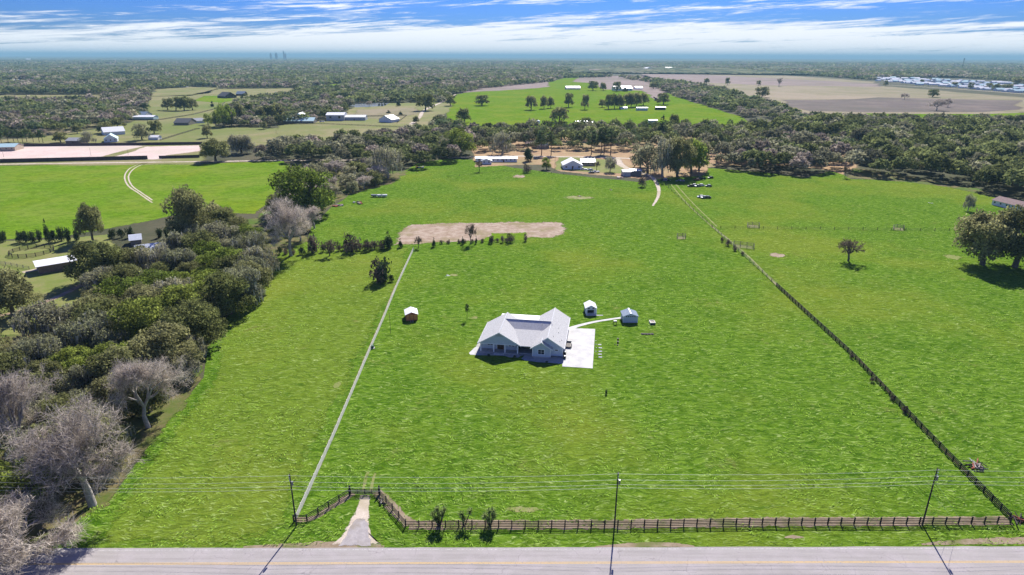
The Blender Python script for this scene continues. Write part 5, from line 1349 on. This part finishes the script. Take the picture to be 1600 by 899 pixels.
# yuccas at the roadside fence
def yucca(x, y, heads, lab):
    p = G(x, y); o = thing('yucca', lab, 'yucca', p)
    for (dx, dy, h) in heads:
        b = MB(); b.tube((dx * .2, dy * .2, 0), (dx, dy, h), .11, .09, 7); b.build('stem', M['bark'], o)
        v = []; c = np.array([dx, dy, h])
        for i in range(110):
            d = rng.normal(size=3); d[2] += .5; d /= np.linalg.norm(d); L = rng.uniform(.6, 1.05); s_ = np.cross(d, [0, 0, 1.0]); s_ /= max(np.linalg.norm(s_), .01); s_ *= .075
            tip = c + d * L; tip[2] -= .12
            v += [c + d * .05 - s_ * .6, c + d * .05 + s_ * .6, c + d * L * .6 + s_, tip]
        me = np_mesh('leaf_head', np.array(v), 4, M['palm'], {'tint': rng.random(110)}); link_mesh('leaf_head', me, o)
yucca(686, 822, ((-.9, 0, 2.6), (-.2, .2, 3.6), (.7, -.2, 2.8), (1.1, .3, 3.4), (-.3, -.4, 1.8), (.2, .3, 2.6)), 'leftmost and broadest of the three roadside yuccas')
yucca(724, 822, ((-.2, 0, 2.6), (1.3, .3, 3.0), (.2, -.2, 1.8)), 'slim middle one of the three roadside yuccas')
yucca(765, 822, ((-.8, 0, 2.3), (0, .2, 3.1), (.7, -.1, 3.3), (.9, .2, 2.2), (-.1, -.3, 1.7)), 'rightmost of the three roadside yuccas')

# debris
def log_pile(name, label, x, y, n, L, spread, mats, cat='debris pile'):
    o = thing(name, label, cat, G(x, y))
    for i in range(n):
        a = rnd.uniform(0, 3.14); l = L * rnd.uniform(.4, 1); c = Vector((rnd.gauss(0, spread), rnd.gauss(0, spread * .8), rnd.uniform(.1, .6))); d = Vector((math.cos(a), math.sin(a), rnd.uniform(-.15, .25))) * l / 2
        b = MB(); r = rnd.uniform(.05, .2); b.tube(c - d, c + d, r, r * .6, 7); b.build('log', M[rnd.choice(mats)], o)
def slabs_pile(name, label, x, y, n, s, mats, cat='debris pile', group=None):
    o = thing(name, label, cat, G(x, y), rnd.uniform(0, 3), group)
    for i in range(n):
        a = rnd.uniform(0, 3.14); w, l, t = s * rnd.uniform(.3, .8), s * rnd.uniform(.5, 1.2), s * rnd.uniform(.1, .4); c = Vector((rnd.gauss(0, s * .9), rnd.gauss(0, s * .6), t / 2)); d = Vector((math.cos(a), math.sin(a), rnd.uniform(-.1, .15))) * l / 2
        MB().bar(c - d, c + d, w, t).build('scrap', M[rnd.choice(mats)], o)
log_pile('brush_pile', 'pile of split logs and scrap beside the right fence', 1523, 729, 26, 2.6, .9, ['darkwood', 'palebark', 'brick', 'greywood', 'whitewall'])
log_pile('brush_pile', 'dark dead stump with broken roots at the right fence corner', 1592, 812, 14, 3.0, .7, ['darkwood', 'bark', 'brick'])
log_pile('fallen_log', 'short fallen log leaning on the fence wing right of the gate', 597, 786, 3, 2.2, .3, ['darkwood', 'palebark'], 'log')
for (x, y, n, s_, lab) in ((210, 398, 12, 2.2, 'grey tarpaulin heap among the trees right of the barn'), (242, 388, 14, 2.6, 'pale heap of sheets under the tall dark oak')):
    slabs_pile('scrap_heap', lab, x, y, n, s_, ['silver', 'greywall', 'whitewall'])
for (x, y, n, s_, lab) in ((560, 318, 10, 2.2, 'brown heap of old boards at the strip edge left of the white trailers'), (530, 322, 9, 2.0, 'rusty scrap under the green oak at the strip edge'), (655, 262, 10, 2.0, 'brush and scrap heap left of the mobile home'),
        (905, 307, 5, .9, 'small dark heap on the bare ground in the middle pasture'), (955, 297, 5, .8, 'small dark heap left of the grey shed'), (700, 431, 7, .6, 'small pale rubble heap in the bare spot above the house'),
        (1455, 318, 5, .8, 'small white slab lying in the right pasture'), (1040, 282, 16, 2.2, 'dark machinery scrap under the oak cluster'), (1065, 283, 14, 2.0, 'rusty scrap under the right half of the oak cluster'), (970, 278, 14, 1.5, 'stacked junk in front of the grey shed')):
    slabs_pile('scrap_heap', lab, x, y, n, s_, ['greywood', 'darkwood', 'whitewall', 'brick', 'metal'] if 'white slab' not in lab and 'pale' not in lab else ['whitewall', 'concrete'])

# ------------------------------------------------------------------ farm buildings
def barn(name, label, x0, y0, x1, y1, dep, wh, rise, wallm, roofm, gable_front=False, win=0, cat='barn', door=False, ov=.5, group=None):
    a, th, w = rot_front(x0, y0, x1, y1)
    o = shed(name, label, x0, y0, x1, y1, dep, wh, rise, wallm, roofm, cat=cat, front_gable=gable_front, ov=ov,
             windows=tuple(((i + .35) / win, (i + .6) / win, wh * .42, wh * .78) for i in range(win)), door=(.45, .45 + 1.1 / w, min(2.1, wh * .85), 'door') if door else None)
    if group: o['group'] = group
    return o
barn('mobile_home', 'long white mobile home with silver roof and blue tinted wall', 768, 253.5, 808, 253.5, 7, 2.9, .8, 'whitewall', 'silver', win=6, cat='mobile home', door=True)
barn('mobile_home', 'shorter white mobile home section at the left of the long one', 743, 253, 768, 253, 7, 2.8, .7, 'whitewall', 'silver', win=2, cat='mobile home')
barn('porch_cabin', 'small white gabled cabin in front of the mobile homes', 753, 257, 768, 257, 4.5, 3.0, 1.4, 'whitewall', 'silver', True, win=2, cat='cabin')
barn('white_house', 'white house wing with shining white metal roof and blue gable', 880, 265, 910, 265, 16, 3.2, 3.6, 'whitewall', 'whitemetal', True, win=3, cat='house', door=True)
barn('white_house', 'long rear wing of the white house with cream roof', 908, 259.5, 930, 259.5, 10, 3.0, 2.0, 'tanwall', 'whitemetal', False, win=3, cat='house')
barn('tin_shed', 'left half of the grey shed with white roof by the farm track', 974, 276, 985, 276, 9, 3.4, .5, 'greywall', 'whitemetal', False, cat='shed')
barn('tin_shed', 'right open fronted part of the grey shed with silver roof', 985.5, 275, 1002, 275, 9, 3.6, .6, 'greywood', 'silver', False, cat='shed')
barn('white_trailer', 'white box trailer between the oak cluster and the leafless grove', 1095, 257, 1105, 257, 4, 3, .2, 'whitewall', 'whitemetal', False, cat='trailer')
barn('wooden_barn', 'long brown plank barn with pale roof on the left lawn', 62, 429, 120, 419, 9, 3.4, 1.0, 'brownwall', 'whitemetal', False, cat='barn', ov=.8)
barn('blue_house', 'long pale blue house with brown shingle roof at the right edge', 1549, 320, 1606, 334, 9, 3.0, 1.9, 'whitewall', 'brownroof', False, win=6, cat='house', door=True)
barn('stable', 'pale roofed stable at the left edge of the pink arena', -20, 237, 24, 236, 16, 3.6, 2.2, 'tanwall', 'teal', False, win=5, cat='stable')
barn('grey_shed', 'low grey roofed shed behind the arena fence', 103, 225, 126, 225, 14, 3.0, 2.2, 'brownwall', 'greyroof', False, cat='shed', door=True)
barn('farmhouse_white', 'white and teal gabled farmhouse front wing behind the arena', 163, 223, 184, 222, 16, 3.4, 4.0, 'whitewall', 'teal', True, win=3, cat='house')
barn('farmhouse_white', 'rear wing of the teal farmhouse with white roof', 163, 212, 196, 210, 18, 3.6, 4.2, 'whitewall', 'whitemetal', False, cat='house')
barn('white_shed', 'small white shed right of the teal farmhouse', 232, 219, 247, 219, 8, 2.8, 1.6, 'whitewall', 'whitemetal', False, cat='shed')
barn('long_house', 'dark roofed long house with hipped left end in the olive fields', 272, 196, 295, 196, 22, 3.2, 4.4, 'greywood', 'darkroof', False, win=3, cat='house')
barn('long_house', 'grey roofed right wing of the dark long house', 295, 194, 321, 192, 16, 3.0, 2.8, 'whitewall', 'greyroof', False, cat='house')
barn('blue_roof_house', 'blue grey roofed house at the end of the pale lane', 192, 184, 226, 184, 22, 3.2, 4.0, 'greywall', 'bluemetal', False, win=3, cat='house')
barn('teal_barn', 'pale teal barn with long light roof below the blue grey roof', 207, 188, 240, 188, 14, 4.2, 1.6, 'teal', 'whitemetal', False, cat='barn')
barn('black_roof_house', 'large black roofed house on its own green patch', 352, 154, 370, 153, 26, 4.0, 7.5, 'darkwood', 'darkroof', True, win=2, cat='house')
barn('black_roof_house', 'rear wing of the black roofed house', 369, 150, 382, 150, 20, 4.0, 5.0, 'darkwood', 'bluemetal', False, cat='house')
barn('teal_farmhouse', 'wide farmhouse with pale teal verandah roof left of the white barn', 442, 193, 490, 193, 20, 3.0, 3.6, 'greywood', 'teal', False, cat='house')
barn('teal_farmhouse', 'steep white roofed wing rising over the teal verandah', 457, 190, 478, 190, 22, 4.6, 6.0, 'teal', 'whitemetal', True, cat='house')
barn('white_barn', 'tall two storey white barn, left half of the pair', 510, 189, 538, 189, 20, 7.5, 2.6, 'greywall', 'whitemetal', False, win=2, cat='barn')
barn('white_barn', 'lower long white barn joined to the tall one', 538, 188.5, 571, 188.5, 16, 4.4, 2.2, 'greywall', 'whitemetal', False, cat='barn', door=True)
barn('white_gable_barn', 'white gabled barn seen end on beside the hedge', 592, 191, 612, 192, 18, 4.0, 4.6, 'whitewall', 'whitemetal', True, cat='barn')
barn('blue_house', 'blue fronted low house half hidden behind pines below the hill', 903, 196, 926, 195, 12, 3.2, 1.6, 'glass', 'silver', False, win=3, cat='house')
barn('hill_shed', 'white shed with pale blue wall on the hill pasture', 995, 173, 1012, 173, 8, 4.2, .8, 'teal', 'whitemetal', False, cat='shed')
barn('hill_shed', 'shed with pale roof, black walls painted as a shaded open front', 1025, 172, 1040, 172, 9, 4.0, .8, 'black', 'silver', False, cat='shed')  # closed box; black wall colour stands for shade inside an open front
barn('hill_shed', 'small grey box shed at the lower edge of the hill', 1014, 194, 1027, 194, 8, 4.5, .8, 'greywall', 'whitemetal', False, cat='shed')
barn('hill_shed', 'tiny white roofed shelter among the oak row', 970, 171, 980, 171, 7, 2.6, .8, 'whitewall', 'silver', False, cat='shed')
barn('hill_barn', 'long low white roofed barn left on the hilltop', 885, 140, 907, 140, 30, 4.0, 4.0, 'greywall', 'whitemetal', False, cat='barn')
barn('hill_barn', 'largest white barn of the hilltop with dark gable', 960, 142, 988, 142, 34, 6.0, 5.0, 'whitewall', 'whitemetal', False, win=5, cat='barn')
barn('hill_barn', 'dark fronted gable porch of the largest hilltop barn', 973, 143.2, 981, 143.2, 10, 5.0, 4.5, 'glass', 'greyroof', True, cat='barn')
barn('hill_barn', 'separate white roof right of the largest hilltop barn', 993, 140, 1004, 140, 20, 4.0, 3.5, 'whitewall', 'whitemetal', False, cat='barn')
barn('red_roof_barn', 'distant long barn with red ridge beyond the hilltop', 921, 112.5, 939, 112.5, 40, 9, 4, 'whitewall', 'brownroof', False, cat='barn')
barn('far_white_house', 'distant white domed house beyond the hilltop woods', 1008, 110.5, 1020, 110.5, 60, 9, 10, 'whitewall', 'whitemetal', True, cat='house')
barn('far_white_house', 'two pale farm roofs far off right of the white domed house', 1041, 108.5, 1052, 108.5, 50, 8, 6, 'whitewall', 'whitemetal', False, cat='house')
barn('hidden_house', 'tan house glimpsed between the pines behind the sand road', 839, 233, 858, 232, 12, 3.2, 2.6, 'tanwall', 'greyroof', False, win=3, cat='house')
barn('hidden_house', 'small brown roofed cabin left of the tan house', 821, 229, 833, 229, 9, 2.8, 2.0, 'tanwall', 'brownroof', False, cat='house')
barn('house_under_trees', 'grey roofed house half sunk among the trees of the left belt', 216, 408, 262, 402, 10, 3, 2.6, 'greywall', 'silver', False, win=3, cat='house')
barn('barn_under_trees', 'blue grey roof glimpsed under the trees right of the plank barn', 205, 385, 222, 383, 8, 2.8, 1.6, 'greywood', 'silver', False, cat='barn')
barn('camper_trailer', 'white camper trailer in the clearing above the right wood', 1207, 197, 1221, 197, 5, 3.4, .3, 'whitewall', 'silver', False, win=3, cat='camper')
def tank():
    p = G(841, 193); o = thing('water_tank', 'white domed tank at the lower left of the hill pasture', 'tank', p)
    MB().tube((0, 0, 0), (0, 0, 3.0), 2.4, n=20).build('drum', M['whitewall'], o); b = MB(); b.tube((0, 0, 3.0), (0, 0, 3.7), 2.4, 1.6, 20); b.tube((0, 0, 3.7), (0, 0, 4.1), 1.6, .4, 20); b.build('dome', M['trim'], o)
tank()
# little pale roofs far away
for (x0, x1, y, lab) in ((40, 48, 94.6, 'tiny bright roof highest in the far left woods'), (66, 84, 126.5, 'long pale roof in the far left woods'), (90, 96, 125.5, 'short pale roof right of the long far left one'), (0, 14, 131, 'pale roof at the left edge of the far strip'),
        (18, 26, 130, 'small pale roof right of the one at the left edge'), (555, 566, 126, 'blue grey roofed farm in the far middle woods'), (640, 650, 117, 'pale roof beyond the lilac field woods'), (231, 239, 138, 'small white roof above the olive fields, left one'), (280, 287, 137, 'small white roof above the olive fields, right one'),
        (320, 332, 121, 'pale roof in the far woods above the black roofed house')):
    p = G(x0, y); m = MPP(p); barn('far_house', lab, x0, y, x1, y, 20 + m * 6, 4, m * 2.0 + 2, 'whitewall', 'whitemetal', False, cat='house')

# white roofed town
def town():
    spots = []
    g = random.Random(5)
    def edge_top(x): return 121 + (x - 1370) * .045
    def edge_bot(x): return 128 + (x - 1370) * .085
    x = 1368
    while x < 1640:
        n = 4 if x > 1390 else 2
        for k in range(n):
            y = edge_top(x) + (edge_bot(x) - edge_top(x)) * (k + g.uniform(.1, .9)) / n; spots.append((x + g.uniform(-4, 4), y))
        x += 8.5
    protos = []
    for i in range(4):
        w, d, h, r = [(24, 12, 3.4, 2.6), (16, 14, 3.2, 2.8), (32, 15, 4.0, 3.2), (20, 18, 4.2, 3.6)][i]
        protos.append((w, d, h, r, ['whitemetal', 'silver', 'whitemetal', 'teal'][i]))
    spots.sort(key=lambda q: -(q[1] - (q[0] - 1370) * .065)); rows = [sorted(spots[i:i + 18]) for i in range(0, len(spots), 18)]; lab = {}
    for ri, rw in enumerate(rows):
        for k_, q in enumerate(rw): lab[q] = '%s white roofed house from the left in the %s row of the far town' % (ORD[k_], ORD[ri])
    for i, (x, y) in enumerate(spots):
        w, d, h, r, rm = g.choice(protos); p = G(x, y); o = thing('town_house', lab[(x, y)], 'house', p, g.uniform(-.4, .4), 'white roofed town houses')
        key = 'th%d' % protos.index((w, d, h, r, rm))
        if key not in TH:
            b = MB(); b.prism([(0, 0), (d, 0), (d, h), (d / 2, h + r), (0, h)], 0, w); k = MB()
            k.slab([(-.6, -.6, h), (w + .6, -.6, h), (w + .6, d / 2, h + r + .15), (-.6, d / 2, h + r + .15)], .1); k.slab([(-.6, d / 2, h + r + .152), (w + .6, d / 2, h + r + .152), (w + .6, d + .6, h), (-.6, d + .6, h)], .1)
            TH[key] = (b.mesh('wall', M['whitewall']), k.mesh('roof', M[rm]))
        link_mesh('wall', TH[key][0], o); link_mesh('roof', TH[key][1], o)
TH = {}
town()
ribbon('street', [(1385, 133), (1480, 138.5), (1600, 147), (1760, 158)], 14, M['sand'], .12)
for (x, y, w, top) in ((1490, 136, 12, 128), (1516, 139, 10, 129), (1545, 140, 14, 130), (1556, 141, 14, 131), (1568, 142, 14, 132), (1577, 142, 12, 132), (1590, 135, 18, 122), (1440, 131, 8, 124)):
    T('oak_far', x, y, w, top, 'dark tree standing among the white roofed town houses', 'trees among the town houses')
# skyline
for (x, w, top, lab) in ((424, 2.2, 83.2, 'leftmost block of the tiny skyline on the horizon'), (432.5, 3.2, 82.8, 'broad middle block of the tiny skyline on the horizon'), (444.5, 1.6, 79.5, 'slim tallest tower of the tiny skyline'), (447, 1.2, 83.0, 'low block right of the tallest skyline tower')):
    p = G(x, 94.5); p = p.normalized() * 14000; m = MPP(p); h = HT(p, top, x); o = thing('distant_tower', lab, 'tower', p)
    MB().box(-w * m / 2, w * m / 2, -20, 20, 0, h * .86).build('shaft', M['bluemetal'], o); MB().box(-w * m / 4, w * m / 4, -8, 8, h * .86, h).build('top_block', M['bluemetal'], o)
def mast():
    p = G(1503, 109); h = HT(p, 91, 1503); o = thing('radio_mast', 'dark lattice mast rising above the woods at the far right', 'mast', p); b = MB()
    for s_ in ((-1, -1), (1, -1), (0, 1)): b.tube((s_[0] * 3.2, s_[1] * 3.2, 0), (s_[0] * 1.4, s_[1] * 1.4, h), .7, .6, 4)
    n = 16
    for i in range(n):
        z0, z1 = h * i / n, h * (i + 1) / n; k0 = 3.2 - 1.8 * i / n; b.bar((-k0, -k0, z0), (k0, -k0, z1), .5, .5); b.bar((k0, -k0, z0), (0, k0, z1), .5, .5)
    b.build('lattice', M['darkwood'], o)
    for z, a in ((.98, 5), (.90, 6), (.82, 5)): MB().bar((-a, 0, h * z), (a, 0, h * z), 1.8, 1.8).build('antenna_arm', M['darkwood'], o)
mast()

# ------------------------------------------------------------------ vehicles
def car(x, y, rz, paint, label, group=None, truck=False, s=1.0, cat='car'):
    o = thing('parked_' + ('truck' if truck else 'car'), label, cat, G(x, y), rz, group); L = 5.4 if truck else 4.5
    if truck: prof = [(0, .4), (L, .4), (L, 1.05), (L - .1, 1.1), (L * .46, 1.1), (L * .46, 1.12), (0.05, 1.05)]
    else: prof = [(0, .35), (L, .35), (L, .85), (L - .2, .95), (L * .2, .98), (0.05, .8)]
    b = MB(); b.prism(prof, -.9, .9); b.v = [(v[1] - L / 2, v[0], v[2]) for v in b.v]; b.build('body', M[paint], o, .05)
    c = MB(); cp = [(L * .18, 1.08), (L * .5, 1.08), (L * .47, 1.75), (L * .27, 1.75)] if truck else [(L * .18, .94), (L * .92, .94), (L * .78, 1.45), (L * .36, 1.47)]
    c.prism(cp, -.78, .78); c.v = [(v[1] - L / 2, v[0], v[2]) for v in c.v]; c.build('windows', M['glass'], o)
    r = MB(); r.prism([(cp[3][0] + .05, cp[3][1]), (cp[2][0] - .05, cp[2][1]), (cp[2][0] - .1, cp[2][1] + .05), (cp[3][0] + .1, cp[3][1] + .05)], -.74, .74); r.v = [(v[1] - L / 2, v[0], v[2]) for v in r.v]; r.build('roof', M[paint], o)
    for px_ in (-L * .32, L * .32):
        for sy in (-.82, .82): MB().tube((px_, sy - .1, .34), (px_, sy + .1, .34), .34, n=12).build('wheel', M['rubber'], o)
    o.scale = (s, s, s); return o
car(912, 266, .05, 'carwhite', 'white pickup parked closest to the white house gable', truck=True, cat='truck')
car(922, 266.5, .1, 'carwhite', 'white van like car in the middle of the row by the white house', cat='car')
car(924, 271, .05, 'cardark', 'dark car in front of the white cars by the white house', cat='car')
car(931, 270, .2, 'carwhite', 'white pickup at the right end of the row by the white house', truck=True, cat='truck')
for i, x in enumerate((913, 918.5, 924, 929)): car(x, 249, 1.2, ['cargrey', 'carwhite', 'cargrey', 'cardark'][i], ['grey', 'white', 'pale grey', 'dark'][i] + ' car in the row behind the white house on the sand road')
for i, (x, y, pt, lb) in enumerate(((1079, 292, 'cardark', 'dark derelict car at the left end of the pasture junk row'), (1084, 291, 'carwhite', 'white derelict car in the pasture junk row'), (1090, 292, 'cargrey', 'grey derelict car in the pasture junk row'), (1095, 291, 'carwhite', 'second white derelict car in the pasture junk row'),
        (1107, 292, 'cargrey', 'lone grey derelict car right of the pasture junk row'), (1110, 279, 'cardark', 'small dark wreck near the oak cluster edge'), (1088, 282, 'carred', 'dull red wreck under the oak cluster'), (1094, 280, 'cardark', 'dark wreck beside the dull red one'),
        (1095, 309, 'carwhite', 'white wreck, left of three in the lower junk row'), (1100, 310, 'cargrey', 'grey wreck, middle of three in the lower junk row'), (1105, 310, 'cardark', 'dark wreck, right of three in the lower junk row'))):
    car(x, y, rnd.uniform(-.5, .5), pt, lb)
car(1056, 211, .1, 'carwhite', 'white pickup in the clearing among trees right of the hill shed', truck=True, cat='truck', s=1.3)
for i, x in enumerate((585, 593, 600)):
    p = G(x, 308); o = thing('flat_trailer', ['dark fronted', 'middle white', 'right hand white'][i] + ' small trailer in the pasture beside the strip of trees', 'trailer', p, .08)
    MB().box(-1.9, 1.9, -1.0, 1.0, .6, 1.5).build('box', M['carwhite' if i else 'cargrey'], o, .05)
    for sx in (-.5, .5):
        for sy in (-1.05, 1.05): MB().tube((sx, sy - .1, .35), (sx, sy + .1, .35), .35, n=10).build('wheel', M['rubber'], o)
    MB().bar((1.9, 0, .6), (3.0, 0, .5), .12, .12).build('drawbar', M['blackfence'], o)
for i, (x, y) in enumerate(((377, 190), (384, 189), (391, 190), (398, 188), (406, 189), (414, 188), (421, 190), (428, 188), (431, 192), (403, 192))):
    car(x, y, rnd.uniform(-.3, .3), rnd.choice(['carwhite', 'cargrey', 'carwhite', 'cardark']), 'car parked in the shade of the small wood left of the teal farmhouse', 'cars parked under the small wood', s=1.2)
car(503, 191, 0, 'carwhite', 'white vehicle left of the tall white barn', truck=True, cat='truck', s=1.2)
car(228, 181.5, .2, 'carwhite', 'white car by the blue grey roofed house', s=1.2)

# ------------------------------------------------------------------ lying grass blades catching the light
def blades():
    n = 150000
    P = np.array([(G(x, 858).x, G(x, 858).y) for x in (0, 1)])
    u = rng.random(n); D = 84 + (330 - 84) * u ** 1.25; X = rng.uniform(-.9, .9, n) * (D + 12)
    Q = np.stack([X, D], 1)
    m = pip(wpoly(PAST), Q) & ~pip(wpoly([(-700, 870), (-700, 853.5), (800, 853.5), (2300, 850), (2300, 870)]), Q)
    hp = [local(HO, a, b, HTH) for a, b in ((-3, -5), (26, -5), (26, 26), (-3, 26))]; m &= ~pip([(p.x, p.y) for p in hp], Q)
    for poly in ([(880, 510), (934, 510), (930, 580), (876, 580)], [(612, 386), (622, 358), (640, 348), (890, 344), (890, 370), (740, 382)], [(524, 858), (545, 790), (560, 762), (584, 762), (590, 858)], [(905, 508), (974, 493), (974, 500), (905, 516)]):
        m &= ~pip(wpoly(poly), Q)
    cl = vnoise(Q, 4.5, 40) * .6 + vnoise(Q, 26, 41) * .4; m &= rng.random(n) < np.clip((cl - .44) * 2.2, 0.015, 1)
    Q = Q[m]; n = len(Q); ang = (vnoise(Q, 16, 42) + vnoise(Q, 5, 43) * .5) * 4.2 + rng.normal(0, .35, n)
    L = rng.uniform(.3, 1.0, n); w = rng.uniform(.035, .10, n); dx = np.stack([np.cos(ang), np.sin(ang)], 1); nx = np.stack([-dx[:, 1], dx[:, 0]], 1)
    bend = rng.uniform(-.35, .35, n)[:, None] * nx; z0 = rng.uniform(.02, .10, n); z1 = z0 + rng.uniform(.03, .28, n)
    a = Q - dx * L[:, None] / 2; b = Q + bend * .3; c = Q + dx * L[:, None] / 2 + bend
    def v3(p, z): return np.column_stack([p, z])
    v = np.stack([v3(a, z0), v3(b - nx * w[:, None], z1), v3(c, z0 + .05), v3(b + nx * w[:, None], z1 - .02)], 1).reshape(-1, 3)
    me = np_mesh('grass', v, 4, M['straw'], {'tint': rng.random(n) ** 1.2})
    tag(link_mesh('grass', me), 'pale lying grass blades scattered over the green pasture', 'grass', kind='stuff')
    print('blades', n)
blades()

# ------------------------------------------------------------------ air
def haze():
    t = NT('haze air'); v = t.n('ShaderNodeVolumePrincipled')
    v.inputs['Color'].default_value = (0.34, 0.62, 0.74, 1); v.inputs['Density'].default_value = 7.5e-5; v.inputs['Anisotropy'].default_value = 0.0
    t.t.links.new(v.outputs[0], t.out.inputs['Volume'])
    me = MB().box(-89900, 89900, -1900, 89900, -1.2, 215).build('haze', t.m); tag(me, kind='stuff')
haze()
